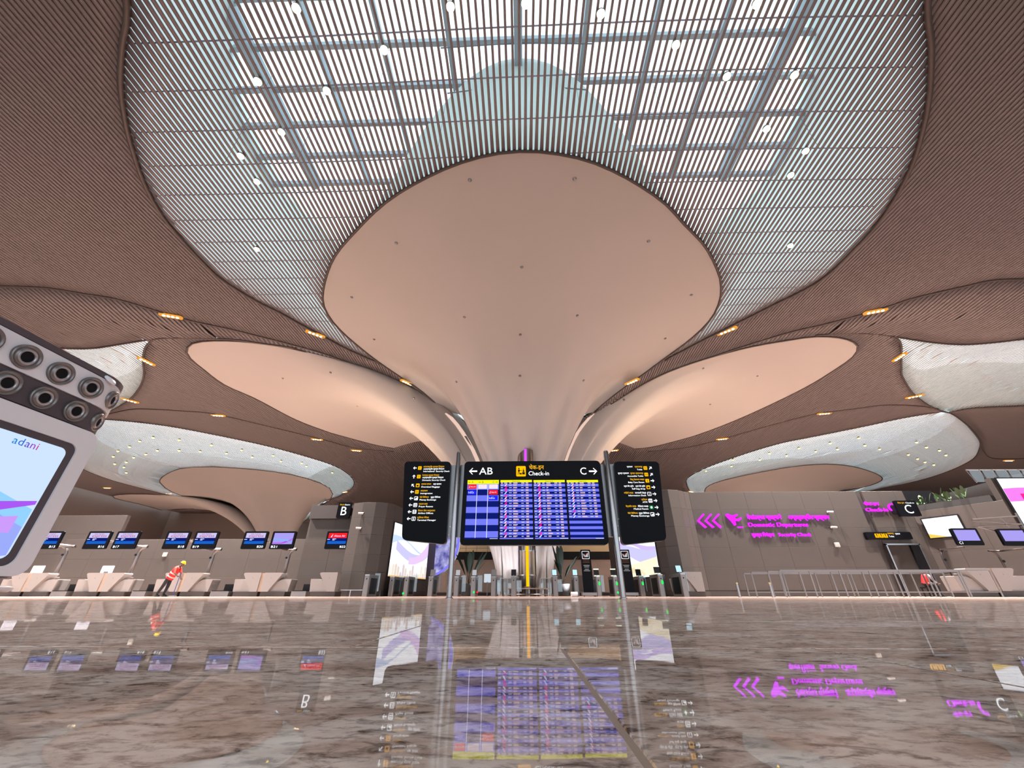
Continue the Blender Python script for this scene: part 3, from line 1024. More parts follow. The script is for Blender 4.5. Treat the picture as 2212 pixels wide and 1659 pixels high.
# block beside the gates on the left, its rounded end carrying the tall screen
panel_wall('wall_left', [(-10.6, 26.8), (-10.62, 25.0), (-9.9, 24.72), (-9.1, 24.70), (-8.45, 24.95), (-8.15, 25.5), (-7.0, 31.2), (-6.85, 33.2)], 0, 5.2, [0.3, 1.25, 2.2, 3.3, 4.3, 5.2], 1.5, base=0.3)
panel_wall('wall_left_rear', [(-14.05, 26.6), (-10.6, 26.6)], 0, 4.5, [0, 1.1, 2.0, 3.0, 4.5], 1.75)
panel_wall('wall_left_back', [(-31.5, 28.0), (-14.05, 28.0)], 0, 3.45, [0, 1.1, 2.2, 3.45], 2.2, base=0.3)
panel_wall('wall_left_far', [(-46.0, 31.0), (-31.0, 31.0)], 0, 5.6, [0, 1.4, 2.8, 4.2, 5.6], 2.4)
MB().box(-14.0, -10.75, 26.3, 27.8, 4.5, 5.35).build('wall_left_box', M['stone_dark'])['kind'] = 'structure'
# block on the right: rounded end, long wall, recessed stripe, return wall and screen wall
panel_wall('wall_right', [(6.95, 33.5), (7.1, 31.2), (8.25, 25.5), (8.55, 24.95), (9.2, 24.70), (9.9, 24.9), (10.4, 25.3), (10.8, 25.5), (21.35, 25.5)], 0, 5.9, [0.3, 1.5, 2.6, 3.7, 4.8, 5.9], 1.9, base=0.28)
def door_gap(x, y, z):
    return 21.8 < x < 23.7 and z < 2.8
panel_wall('wall_right_bay', [(21.75, 25.5), (23.75, 25.5), (24.3, 25.5)], 0, 5.9, [0, 2.78, 3.7, 4.8, 5.9], 0.95, skip=door_gap)
panel_wall('wall_right_return', [(24.3, 25.5), (26.1, 22.0)], 0, 4.6, [0, 1.15, 2.3, 3.45, 4.6], 1.3, base=0.28)
panel_wall('wall_right_screen', [(26.1, 22.0), (36.0, 22.0)], 0, 5.8, [0, 1.2, 2.4, 3.6, 4.7, 5.8], 1.7, base=0.28)
MB().box(21.35, 21.75, 25.62, 25.9, 0, 5.9).build('trim_1', M['stone_dark'])['kind'] = 'structure'
# toilet doorway
door = empty('door_1', (22.75, 25.55, 0), kind='structure')
MB().box(21.8, 23.7, 25.56, 25.62, 0, 2.7).build('door_leaf', mat('brown_door', (0.16, 0.085, 0.045), 0.5), door)
MB().box(23.2, 23.72, 25.40, 25.56, 0, 2.72).build('reveal', M['matblack'], door)
for x in (21.80, 23.72):
    MB().box(x - .04, x + .04, 25.38, 25.6, 0, 2.76).build('door_frame', M['chrome'], door)
MB().box(21.76, 23.76, 25.38, 25.6, 2.70, 2.78).build('door_frame', M['chrome'], door)
# rear wall and mezzanine seen past the column
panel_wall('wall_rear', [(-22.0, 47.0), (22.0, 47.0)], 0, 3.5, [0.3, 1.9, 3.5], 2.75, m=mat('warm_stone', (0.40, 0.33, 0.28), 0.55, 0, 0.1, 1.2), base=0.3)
MB().box(-22, 22, 46.2, 46.9, 3.5, 4.25).build('wall_rear_fascia', M['matblack'])['kind'] = 'structure'
MB().box(-22, 22, 46.9, 54.0, 3.9, 4.2).build('floor_mezzanine', M['stone_dark'])['kind'] = 'structure'
MB().box(-15, 15, 54.0, 54.3, 0, 7.0).build('wall_mezzanine', mat('lit_wall', (0.62, 0.46, 0.30), 0.6, 0, 0.1, 0.5))['kind'] = 'structure'
lamp('mezzanine_lamp', 'SPOT', (-9, 50.0, 9.0), 500, (1, 0.72, 0.4), (-9, 54, 5), 0.3, 110)
lamp('mezzanine_lamp', 'SPOT', (9, 50.0, 9.0), 500, (1, 0.72, 0.4), (9, 54, 5), 0.3, 110)
rail = empty('mezzanine_railing', (-5, 46.5, 4.25), 'thin dark handrail on the mezzanine left of the column', 'railing')
for x in (-7.4, -6.2, -5.0, -3.8):
    MB().tube([(x, 46.5, 4.25), (x, 46.5, 5.05)], 0.03, 6).build('post', M['rail'], rail)
MB().tube([(-7.6, 46.5, 5.05), (-3.6, 46.5, 5.05)], 0.035, 6).build('handrail', M['rail'], rail)
MB().tube([(-7.6, 46.5, 4.65), (-3.6, 46.5, 4.65)], 0.025, 6).build('handrail', M['rail'], rail)
# ================================================================== departures sign between two posts
YS = 11.3
SF = Fr((0, YS, 0))
def s(px, py, Y=YS):
    p = at(px, py, Y)
    return (p.x, p.z)
sign = empty('departures_sign', (0.35, YS, 0), 'big black departures board on two steel posts with four blue screens', 'sign')
x0, z1 = s(1002, 997); x1, z0 = s(1316, 1177)
x0b = s(993, 1177)[0]
MB().prism(rr(x0b, z0, x1, z1, 0.12), SF, -0.22, 0.0).build('board', M['black'], sign)
# header lettering and pictogram
def arrow(mb, fr, cx, cz, L, ang, w, d=0.004):
    ca, sa = math.cos(ang), math.sin(ang)
    def t(p): return (cx + p[0] * ca - p[1] * sa, cz + p[0] * sa + p[1] * ca)
    h = w / 2
    mb.flat([t(p) for p in ((-L / 2, -h), (L / 2 - w * .6, -h), (L / 2 - w * .6, h), (-L / 2, h))], fr, d)
    k = L * 0.42
    for sg in (1, -1):
        pts = [(L / 2, 0), (L / 2 - w * .75, 0), (L / 2 - k - w * .35, sg * (k - w * .35)), (L / 2 - k, sg * k)]
        if sg > 0: pts = pts[::-1]
        mb.flat([t(p) for p in pts], fr, d)
HD = []
a0, b0 = s(1022, 1018)
hd = MB(); HD.append(hd); arrow(hd, SF, a0, b0, 0.24, math.pi, 0.042)
ax, az = s(1035, 1025)
hd = MB(); HD.append(hd); hd.text('AB', SF, ax, az, 0.30, width=s(1064, 1025)[0] - ax)
ax, az = s(1254, 1025)
hd = MB(); HD.append(hd); hd.text('C', SF, ax, az, 0.30, width=s(1267, 1025)[0] - ax)
a0, b0 = s(1281, 1018)
hd = MB(); HD.append(hd); arrow(hd, SF, a0, b0, 0.24, 0, 0.042)
ax, az = s(1142, 1027)
hd = MB(); HD.append(hd); hd.text('Check-in', SF, ax, az, 0.175, width=s(1186, 1027)[0] - ax)
for hd in HD: hd.build('lettering', M['w_txt'], sign)
ax, az = s(1143, 1014)
MB().text('चेक-इन', SF, ax, az, 0.175, width=s(1175, 1014)[0] - ax).build('lettering', M['y_txt'], sign)
ix0, iz1 = s(1115, 1007); ix1, iz0 = s(1136, 1029)
ic = MB().prism(rr(ix0, iz0, ix1, iz1, 0.03), SF, 0, 0.004).build('pictogram_panel', M['y_icon'], sign)
pic = MB()
w, h = ix1 - ix0, iz1 - iz0
def q(a, b): return (ix0 + a * w, iz0 + b * h)
def person_pic(mb, fr, cx, cz, hh, d):
    mb.flat(circ(cx, cz + hh * .88, hh * .11, 10), fr, d)
    mb.flat([(cx - hh * .14, cz + hh * .74), (cx - hh * .11, cz + hh * .38), (cx + hh * .11, cz + hh * .38), (cx + hh * .14, cz + hh * .74)], fr, d)
    for sg in (-1, 1):
        mb.flat([(cx + sg * hh * .02, cz + hh * .4), (cx + sg * hh * .10, cz + hh * .4), (cx + sg * hh * .18, cz), (cx + sg * hh * .08, cz)][::sg], fr, d)
person_pic(pic, SF, ix0 + .28 * w, iz0 + .18 * h, .66 * h, 0.008)
pic.flat(circ(*q(.75, .70), .055 * w, 10), SF, .008)
pic.flat([q(.66, .42), q(.86, .42), q(.83, .62), q(.69, .62)], SF, .008)
pic.flat([q(.62, .18), q(.90, .18), q(.90, .40), q(.62, .40)], SF, .008)
pic.flat([q(.36, .18), q(.58, .18), q(.58, .32), q(.36, .32)], SF, .008)
pic.flat([q(.30, .55), q(.62, .52), q(.62, .56), q(.30, .60)], SF, .008)
o = pic.build('pictogram', M['matblack'], ic, world=False)
o.data.transform(Matrix.Translation(-Vector(sign.location)))
SCR = dict(light=glow('screen_lilac', (0.155, 0.175, 0.80), 1.2), dark=glow('screen_navy', (0.004, 0.010, 0.14), 1.2), yellow=glow('screen_yellow', (0.85, 0.83, 0.005), 1.2),
           rows=glow('screen_white', (0.75, 0.78, 1.2), 1.2), org=glow('screen_amber', (0.95, 0.42, 0.16), 1.2), red=glow('screen_red', (0.95, 0.015, 0.02), 1.2),
           pink=glow('screen_pink', (0.90, 0.01, 0.35), 1.2), blue=glow('screen_blue', (0.01, 0.02, 0.85), 1.2), pale=glow('screen_pale', (0.80, 0.72, 0.95), 1.2),
           ink=glow('screen_ink', (0.10, 0.11, 0.02), 1.2))
rg = random.Random(3)
tops = [(1010.3, 1077.8), (1081.0, 1149.0), (1152.3, 1219.8), (1223.8, 1291.5)]
for k, (pa, pb) in enumerate(tops):
    xa, xb = s(pa, 1037.2)[0], s(pb, 1037.2)[0]
    zt, zb = s(pa, 1037.2)[1], s(1100, 1164.5)[1]
    W, Hh = xb - xa, zt - zb
    scr = MB().prism([(xa, zb), (xb, zb), (xb, zt), (xa, zt)], SF, 0, 0.004).build('screen', SCR['dark'], sign)
    def sub(mb, name, m):
        mb.v = [tuple(Vector(v) - sign.location) for v in mb.v]
        return mb.build(name, m, scr, world=False, kind=None if name == 'header_bar' else 'stuff')
    hb = 0.072 if k == 0 else 0.042
    bar = MB().flat([(xa, zt - hb * Hh), (xb, zt - hb * Hh), (xb, zt), (xa, zt)], SF, 0.007)
    sub(bar, 'header_bar', SCR['yellow'])
    ink, wt, og, rd, pk, bl, pa_ = MB(), MB(), MB(), MB(), MB(), MB(), MB()
    if k == 0:
        for j, (t, u) in enumerate((('A', .16), ('B', .49), ('C', .83))):
            ink.text(t, SF, xa + u * W, zt - .056 * Hh, 0.085, 'c', d=.009)
            ua = u - .10 if j < 2 else u + .10
            ink.flat([(xa + (ua - .035) * W, zt - .042 * Hh), (xa + (ua + .035) * W, zt - .042 * Hh), (xa + (ua + .035) * W, zt - .034 * Hh), (xa + (ua - .035) * W, zt - .034 * Hh)], SF, .009)
        n = 9
        top = zt - hb * Hh
        rh = (top - zb - .025 * Hh) / n
        lt = MB()
        for r in range(0, n, 2):
            lt.flat([(xa, top - (r + 1) * rh), (xb, top - (r + 1) * rh), (xb, top - r * rh), (xa, top - r * rh)], SF, .006)
        sub(lt, 'row_band', SCR['light'])
        for u in (.315, .655):
            wt.flat([(xa + (u - .008) * W, zb + .02 * Hh), (xa + (u + .008) * W, zb + .02 * Hh), (xa + (u + .008) * W, top), (xa + (u - .008) * W, top)], SF, .008)
        def cell(c, r, kind):
            u0, u1 = ((.03, .29), (.345, .625), (.69, .97))[c]
            za, zc = top - r * rh - .08 * rh, top - (r + 1) * rh + .14 * rh
            P = [(xa + u0 * W, zc), (xa + u1 * W, zc), (xa + u1 * W, za), (xa + u0 * W, za)]
            {'red': rd, 'blue': bl, 'pale': pa_}[kind].flat(P, SF, .008)
            xm, zm = xa + (u0 + u1) / 2 * W, (za + zc) / 2
            if kind == 'blue': wt.text('IndiGo', SF, xa + (u0 + .01) * W, zm - .03, .09, width=.18 * W, d=.010)
            if kind == 'red':
                wt.flat([(xa + (u0 + .02) * W, zm - .03), (xa + (u0 + .045) * W, zm - .03), (xa + (u0 + .055) * W, zm + .04)], SF, .010)
                wt.text('Akasa Air', SF, xa + (u0 + .075) * W, zm - .018, .052, width=.165 * W, d=.010)
            if kind == 'pale':
                og.text('AIR INDIA', SF, xa + (u0 + .03) * W, zm + .012, .035, width=.2 * W, d=.010)
                og.text('express', SF, xa + (u0 + .03) * W, zm - .03, .045, width=.2 * W, d=.010)
        for c, r, kd in ((0, 0, 'red'), (1, 0, 'pale'), (2, 0, 'pale'), (0, 1, 'blue'), (2, 1, 'red'), (2, 2, 'blue')):
            cell(c, r, kd)
    else:
        ink.text('Departures', SF, (xa + xb) / 2, zt - .032 * Hh, 0.05, 'c', d=.009)
        top = zt - .070 * Hh
        n = 20
        rh = (top - zb - .02 * Hh) / n
        lt = MB()
        for r in range(0, n + 1, 2):
            lt.flat([(xa, max(zb, top - (r + 1) * rh)), (xb, max(zb, top - (r + 1) * rh)), (xb, top - r * rh), (xa, top - r * rh)], SF, .006)
        sub(lt, 'row_band', SCR['light'])
        def dash(mb, u, v0, w, hgt): mb.flat([(xa + u * W, v0), (xa + (u + w) * W, v0), (xa + (u + w) * W, v0 + hgt), (xa + u * W, v0 + hgt)], SF, .008)
        for u, w in ((.02, .06), (.12, .10), (.28, .07), (.41, .13), (.66, .10), (.80, .08)):
            dash(wt, u, zt - .056 * Hh, w, .013)
            dash(og, u, zt - .067 * Hh, w, .010)
        fill = 20 if k < 3 else 13
        for r in range(fill):
            zc = top - (r + .5) * rh
            sh = r * .0012
            for u, w in ((.015, .07), (.275, .085), (.655, .06 + .04 * rg.random())): dash(wt, u, zc - .006, w, .014)
            L1_ = .06 + .11 * rg.random()
            dash(wt, .405, zc + .003, L1_, .013)
            dash(og, .405, zc - .016, L1_ * (.7 + .5 * rg.random()), .012)
            dash(wt, .80, zc + .002, .085, .014)
            dash(og, .80, zc - .017, .085, .012)
            kd = rg.choice('pbwpw') if k < 3 else rg.choice('bbwbwp')
            T = [(.125, -.42), (.165, -.42), (.215, .48), (.185, .48)]
            P = [(xa + a * W, zc + b * rh) for a, b in T]
            P2 = [(xa + (a + .03) * W, zc + b * rh) for a, b in T[:2]] + [(xa + .22 * W, zc + .1 * rh), (xa + .21 * W, zc + .1 * rh)]
            (pk if kd == 'p' else wt).flat(P, SF, .008)
            (pk if kd == 'p' else bl if kd == 'b' else rd).flat(P2, SF, .009)
    dash0 = [(xb - .25 * W, zb + .006), (xb - .01 * W, zb + .006), (xb - .01 * W, zb + .018), (xb - .25 * W, zb + .018)]
    wt.flat(dash0, SF, .008)
    for mb, nm, mm in ((ink, 'header_text', SCR['ink']), (wt, 'white_text', SCR['rows']), (og, 'amber_text', SCR['org']), (rd, 'red_mark', SCR['red']), (pk, 'pink_mark', SCR['pink']), (bl, 'blue_mark', SCR['blue']), (pa_, 'pale_tile', SCR['pale'])):
        if mb.v: sub(mb, nm, mm)
# posts, linking panels, side boards
for px in (970.7, 1345.5):
    X = gx(px, YS)
    MB().lathe([(0.001, 0.0), (0.10, 0.0), (0.10, 0.02), (0.075, 0.03), (0.075, 3.86), (0.06, 3.9), (0.001, 3.9)], (X, YS - 0.02, 0), n=20).build('post', M['chrome'], sign, 'auto')
for pa, pb in ((958, 1006), (1300, 1345)):
    a_, b_ = s(pa, 1009)[0], s(pb, 1009)[0]
    MB().prism([(a_, s(0, 1162)[1]), (b_, s(0, 1162)[1]), (b_, s(0, 1009)[1]), (a_, s(0, 1009)[1])], SF, -0.25, -0.12).build('link_panel', mat('brushed_panel', (0.16, 0.16, 0.165), 0.3, 0.9, 0.1, 4), sign)
    for zz in (1125, 1140, 1158):
        MB().lathe([(0.001, .012), (.018, .01), (.02, 0)], SF.p((a_ + b_) / 2 + R_.uniform(-.15, .15), s(0, zz)[1], -0.12), SF.n, 8).build('bolt', M['chrome'], sign)
def side_board(pts, label):
    P = [s(*p) for p in pts]
    out = []
    n = len(P)
    for i in range(n):                     # rounded corners
        a, b, c = Vector(P[i - 1]), Vector(P[i]), Vector(P[(i + 1) % n])
        u, v = (a - b).normalized(), (c - b).normalized()
        for t in np.linspace(0, 1, 6):
            p0, p1 = b + u * .13, b + v * .13
            out.append(tuple(p0 * (1 - t) ** 2 + b * 2 * t * (1 - t) + p1 * t * t))
    return MB().prism(out, SF, -0.20, 0.0).build('side_board', M['black'], sign, label=label)
lb = side_board([(868, 1166), (963, 1176), (974, 997), (874, 997)], 'left wing with gate directions')
rb = side_board([(1344, 1177), (1440, 1167), (1423, 997), (1326, 997)], 'right wing with facility directions')
wt, ip, ib, gi = MB(), MB(), MB(), MB()
def flush():
    global wt, ip, ib, gi
    for mb, nm, mm in ((wt, 'pictogram', M['w_txt']), (ip, 'pictogram_panel', M['y_icon']), (gi, 'pictogram_panel', glow('green_panel', (0.01, 0.22, 0.06), 1.0)), (ib, 'pictogram', M['matblack'])):
        if mb.v: mb.build(nm, mm, sign)
    wt, ip, ib, gi = MB(), MB(), MB(), MB()
def pict(px, py, filled, kind):
    a, b = s(px, py)
    r = .052
    if filled == 'y': ip.prism(rr(a - r, b - r, a + r, b + r, .012, 3), SF, 0, .004)
    elif filled == 'g': gi.prism(rr(a - r, b - r, a + r, b + r, .012, 3), SF, 0, .004)
    else: wt.ring(rr(a - r, b - r, a + r, b + r, .015, 3), rr(a - r + .01, b - r + .01, a + r - .01, b + r - .01, .010, 3), SF, 0, .005)
    tgt = ib if filled == 'y' else wt
    if kind == 'person': person_pic(tgt, SF, a - .0, b - .038, .075, .008)
    if kind == 'two':
        person_pic(tgt, SF, a - .02, b - .036, .07, .008); person_pic(tgt, SF, a + .02, b - .036, .07, .008)
    if kind == 'bag': tgt.flat([(a - .03, b - .035), (a + .03, b - .035), (a + .03, b + .015), (a - .03, b + .015)], SF, .008)
    if kind == 'hand': tgt.flat([(a - .035, b - .03), (a + .035, b - .03), (a + .035, b + .025), (a - .01, b)], SF, .008)
    if kind == 'bars':
        for dz in (-.025, 0.012): tgt.flat([(a - .035, b + dz), (a + .035, b + dz), (a + .035, b + dz + .016), (a - .035, b + dz + .016)], SF, .008)
    if kind == 'i': tgt.text('i', SF, a, b - .034, .10, 'c', d=.008)
    if kind == 'cross':
        tgt.flat([(a - .012, b - .03), (a + .012, b - .03), (a + .012, b + .03), (a - .012, b + .03)], SF, .008)
        tgt.flat([(a - .03, b - .012), (a + .03, b - .012), (a + .03, b + .012), (a - .03, b + .012)], SF, .009)
SB = [(1011, math.pi, 'y', 'person', [('आंतरराष्ट्रीय सुरक्षा िनयंत्रण', 'y', 45, -3), ('अन्तर्राष्ट्रीय सुरक्षा िनयंत्रण', 'w', 45, 2), ('International  Security Check', 'w', 56, 7)]),
      (1029.5, math.pi / 2, 'y', 'person', [('देशांतर्गत सुरक्षा िनयंत्रण', 'y', 36, -3), ('अन्तर्राज्यीय सुरक्षा िनयंत्रण', 'w', 45, 2), ('Domestic Security Check', 'w', 49, 7.5)]),
      (1048.5, math.pi * .75, 'y', 'bag', [('अवजड सामान', 'y', 21, -3), ('बड़ा सामान', 'w', 17, -3, 26), ('Oversized Baggage', 'w', 39, 3)]),
      (1062.5, math.pi, 'y', 'two', [('आप्रवासन', 'y', 15, -2.5), ('Immigration', 'w', 25, 3)]),
      (1076.5, math.pi, 'w', 'hand', [('पैसे िविनमय', 'y', 19, -2.5), ('मुद्रा िविनमय', 'w', 20, -2.5, 24), ('Money Exchange', 'w', 34, 3)]),
      (1091, math.pi, 'w', 'bars', [('प्रार्थना कक्ष', 'y', 18, -2.5), ('Prayer Rooms', 'w', 29, 3)]),
      (1105.5, math.pi, 'w', 'two', [('िवमान सेवा कार्यालय', 'y', 35, -2.5), ('Airline Offices', 'w', 31, 3)]),
      (1120.5, math.pi, 'w', 'person', [('टर्िमनल मॅनेजर', 'y', 24, -2.5), ('Terminal Manager', 'w', 38, 3)])]
for i, (py, ang, fl, kd, lines) in enumerate(SB):
    ax_ = 896.5 - (py - 1011) * 0.124
    a, b = s(ax_, py)
    mb = MB()
    arrow(mb, SF, a, b, .105, ang, .022)
    mb.build('arrow', M['w_txt'], sign)
    pict(ax_ + 10.5, py, fl, kd)
    flush()
    for ln in lines:
        t, c, wpx, dy = ln[:4]
        sx_ = ax_ + 18 + (ln[4] if len(ln) > 4 else 0)
        a, b = s(sx_, py + dy + 1.8)
        MB().text(t, SF, a, b, .062, width=wpx / 810 * YS).build('lettering', M['y_txt' if c == 'y' else 'w_txt'], sign)
SR = [(1011, math.pi / 4, 'y', 'two', [('प्रसाधनगृह', 'y', 16, -3, 0), ('प्रसाधन', 'w', 12, -3, 21), ('Toilet', 'w', 11, 3, 0)]),
      (1025, math.pi / 4, 'y', 'two', [('सुगम्य प्रसाधनगृह', 'y', 27, -3, 0), ('सुगम्य प्रसाधन', 'w', 23, -3, 31), ('Accessible Toilet', 'w', 33, 3, 0)]),
      (1038.5, 0, 'y', 'person', [('िशशु देखभाल कक्ष', 'y', 29, -3, 0), ('Baby Care Room', 'w', 33, 3, 0)]),
      (1052.5, 0, 'y', 'bag', [('स्वयं बॅग ड्रॉप', 'w', 20, -2.5, 0), ('स्वयं बैग ड्रॉप', 'w', 20, -2.5, 25), ('Self bag drop', 'w', 27, 3, 0)]),
      (1067, 0, 'w', 'i', [('जानकारी डेस्क', 'w', 23, -2.5, 0), ('मािहती कक्ष', 'y', 19, -2.5, 28), ('Information Desk', 'w', 36, 3, 0)]),
      (1081.5, 0, 'w', 'bars', [('एटीएम', 'y', 12, -2.5, 0), ('ATM', 'w', 9.5, 3, 0)]),
      (1096, 0, 'g', 'cross', [('मेिडकल कक्ष', 'w', 21, -2.5, 0), ('वैद्यकीय कक्ष', 'y', 21, -2.5, 26), ('Medical Room', 'w', 29, 3, 0)]),
      (1111, 0, 'w', 'hand', [('मुद्रा िविनमय', 'w', 21, -2.5, 0), ('पैसे िविनमय', 'y', 20, -2.5, 25), ('Money Exchange', 'w', 36, 3, 0)])]
for i, (py, ang, fl, kd, lines) in enumerate(SR):
    ax_ = 1405 + (py - 1011) * 0.155
    a, b = s(ax_, py)
    mb = MB()
    arrow(mb, SF, a, b, .105, ang, .022)
    mb.build('arrow', M['w_txt'], sign)
    pict(ax_ - 11, py, fl, kd)
    flush()
    for t, c, wpx, dy, back_ in lines:
        a, b = s(ax_ - 17.5 - back_, py + dy + 1.8)
        MB().text(t, SF, a, b, .062, 'r', width=wpx / 810 * YS).build('lettering', M['y_txt' if c == 'y' else 'w_txt'], sign)
# ================================================================== lit screens with ribbons
def ribbon_art(root, fr, w, h, ribbons, z0=0.0, d=0.012, parent=None):
    for k, (u0, u1, f1, f2, col) in enumerate(ribbons):
        us = np.linspace(u0, u1, 28)
        lo = [(u * w, min(max(f1(u), 0), 1) * h + z0) for u in us]
        hi = [(u * w, min(max(f2(u), 0), 1) * h + z0) for u in us]
        mb = MB().loft([[fr.p(a, b, d + .002 * k) for a, b in lo], [fr.p(a, b, d + .002 * k) for a, b in hi]], closed=False, caps=False)
        if any(root.location):
            mb.v = [tuple(Vector(v) - root.location) for v in mb.v]
        mb.build('ribbon_print', glow('ribbon_%d_%d_%d' % tuple(int(c * 255) for c in col), col, 1.12), parent or root, world=False)
S_ = math.sin
def led_wall(name, a, b, z0, z1, label, base, ribbons, extra=None, estr=1.4):
    a, b = Vector((*a, 0)), Vector((*b, 0))
    d = b - a
    f = Fr(a, d)
    root = empty(name, (a.x, a.y, z0), label, 'screen')
    w = d.length
    MB().prism([(-.06, z0 - .06), (w + .06, z0 - .06), (w + .06, z1 + .06), (-.06, z1 + .06)], f, 0.005, 0.05).build('frame', M['matblack'], root)
    face = MB().prism([(0, z0), (w, z0), (w, z1), (0, z1)], f, 0.05, 0.058).build('display', glow('led_' + name, base, estr), root)
    ribbon_art(root, f, w, z1 - z0, ribbons, z0, 0.062)
    if extra: extra(root, f, w, z0, z1)
    return root
LIL, SKYB, LAV, PNK = (0.60, 0.58, 0.98), (0.56, 0.70, 1.0), (0.62, 0.50, 0.98), (0.80, 0.58, 1.0)
def skyline(root, f, w, z0, z1):
    g = random.Random(5)
    for k in range(16):
        u = k / 16 * w
        hh = g.uniform(.15, .75)
        mb = MB().flat([(u, z0), (u + w / 18, z0), (u + w / 18, z0 + hh), (u + w / 40, z0 + hh + .12), (u, z0 + hh)], f, .064)
        mb.v = [tuple(Vector(v) - root.location) for v in mb.v]
        c = g.choice([(0.95, .86, .72), (0.86, .74, .66), (0.98, .93, .86), (0.78, .68, .70)])
        mb.build('building_print', glow('skyline_%d' % int(c[0] * 100), c, 1.0), root, world=False)
    mb = MB().flat([(0, z0), (w, z0), (w, z0 + .07), (0, z0 + .07)], f, .066)
    mb.v = [tuple(Vector(v) - root.location) for v in mb.v]
    mb.build('building_print', glow('skyline_base', (0.95, 0.55, 0.2), 1.0), root, world=False)
led_wall('media_screen', (-8.1, 25.72), (-7.02, 31.1), 1.07, 4.15, 'tall white advertising screen with lilac ribbons left of the gates', (0.90, 0.93, 1.0),
         [(0, 1, lambda u: .60 + .10 * S_(6 * u), lambda u: .74 + .06 * S_(5 * u + .5) - .2 * u, SKYB),
          (.1, 1, lambda u: .45 - .30 * S_(2.4 * u - .4) + .3 * u * u, lambda u: .62 - .25 * S_(2.6 * u - .5) + .2 * u * u, LIL),
          (.45, 1, lambda u: .26 + .25 * (u - .5) ** 2 * 4, lambda u: .40 + .40 * (u - .5) ** 2 * 4, PNK)], skyline)
def stripes(root, f, w, z0, z1):
    for k in range(5):
        u = w * (.18 + .09 * k)
        mb = MB().flat([(u, z0 + .75 - .09 * k), (u + .5, z0 + .35 - .05 * k), (u + .85, z0 + .35 - .05 * k), (u + .35, z0 + .80 - .09 * k)], f, .066)
        mb.v = [tuple(Vector(v) - root.location) for v in mb.v]
        mb.build('building_print', glow('gold_print', (0.72, 0.52, 0.10), 1.0), root, world=False)
led_wall('media_screen', (7.12, 31.1), (8.22, 25.72), 1.07, 4.15, 'white advertising screen with lilac ribbons right of the gates', (0.90, 0.92, 1.0),
         [(0, 1, lambda u: .55 + .12 * S_(5 * u), lambda u: .75 + .07 * S_(4 * u + 1) - .15 * u, LAV),
          (0, 1, lambda u: .38 + .12 * S_(5 * u + 1), lambda u: .58 + .10 * S_(4 * u + 1), LIL),
          (.1, 1, lambda u: 0.02, lambda u: .22 + .12 * u, (0.98, 0.88, 0.66))], stripes)
led_wall('media_screen', (26.25, 21.9), (32.5, 21.9), 2.95, 5.72, 'giant white and pink screen on the far right wall', (0.84, 0.74, 1.0),
         [(0, 1, lambda u: .55 + .12 * u, lambda u: .80 + .02 * S_(9 * u), (0.95, 0.22, 0.85)), (.12, 1, lambda u: .58 + .10 * u, lambda u: .70 + .02 * u, (0.95, 0.02, 0.30)),
          (.2, 1, lambda u: .30 + .35 * u, lambda u: .50 + .3 * u, (0.92, 0.40, 0.90))], estr=6.0)
led_wall('media_screen', (24.42, 25.22), (25.15, 23.8), 3.05, 4.12, 'small bright cream lightbox above the counters on the right', (1.0, 0.93, 0.82),
         [(0, .5, lambda u: 0.0, lambda u: .22 - .44 * u, (0.95, 0.62, 0.10))], estr=2.2)
# the round screen behind the left sign wing
rs = empty('round_screen', (-5.6, 34.2, 2.6), 'round violet picture screen behind the left sign post', 'screen')
c_ = at(925, 1172, 34.2)
rad = at(995, 1172, 34.2).x - c_.x
f = Fr((0, 34.2, 0))
MB().prism(circ(c_.x, c_.z, rad, 48), f, -0.15, 0.0).build('rim', M['chrome'], rs, 'auto')
MB().prism(circ(c_.x, c_.z, rad * .965, 48), f, 0, 0.01).build('light_ring', glow('violet_ring', (0.25, 0.22, 1.0), 1.0), rs)
def violet_sea():
    m = glow('violet_picture', (0.4, 0.4, 1.0), 0.9)
    nt = m.node_tree
    tc = nt.nodes.new('ShaderNodeTexCoord')
    no = nt.nodes.new('ShaderNodeTexNoise')
    no.inputs['Scale'].default_value = 1.6
    no.inputs['Detail'].default_value = 6
    r = nt.nodes.new('ShaderNodeValToRGB')
    e = r.color_ramp.elements
    e[0].position, e[0].color = 0.36, (0.10, 0.09, 0.42, 1)
    e[1].position, e[1].color = 0.66, (0.62, 0.62, 1.0, 1)
    nt.links.new(tc.outputs['Object'], no.inputs['Vector'])
    nt.links.new(no.outputs['Fac'], r.inputs['Fac'])
    nt.links.new(r.outputs['Color'], nt.nodes['Emission'].inputs['Color'])
    return m
MB().prism(circ(c_.x, c_.z, rad * .90, 48), f, 0.01, 0.018).build('display', violet_sea(), rs)

# ================================================================== magenta channel letters on the right wall
NF = Fr((0, 25.49, 0))
def n(px, py): 
    p = at(px, py, 25.49)
    return (p.x, p.z)
neon = empty('neon_wall_sign', (n(1650, 1140)[0], 25.49, n(1650, 1160)[1]), 'glowing magenta Domestic Departures lettering on the stone wall', 'sign')
for k in range(3):
    x_ = 1505.5 + 16.3 * k
    pts = [n(x_ + 12, 1110), n(x_ + 15, 1112), n(x_ + 3.6, 1125), n(x_ + 20.5, 1139), n(x_ + 17, 1141), n(x_ - .5, 1125.5)]
    MB().prism(pts[::-1], NF, 0.02, 0.10).build('chevron', M['neon'], neon)
pl = [(1566, 1111.5), (1570, 1110), (1579, 1114), (1590, 1110.8), (1592.5, 1113), (1586, 1118.5), (1588, 1121), (1594, 1121), (1599, 1117.5), (1600.5, 1120.5), (1595, 1126.5), (1586.5, 1125), (1589, 1134), (1586, 1136), (1578, 1126), (1569, 1117)]
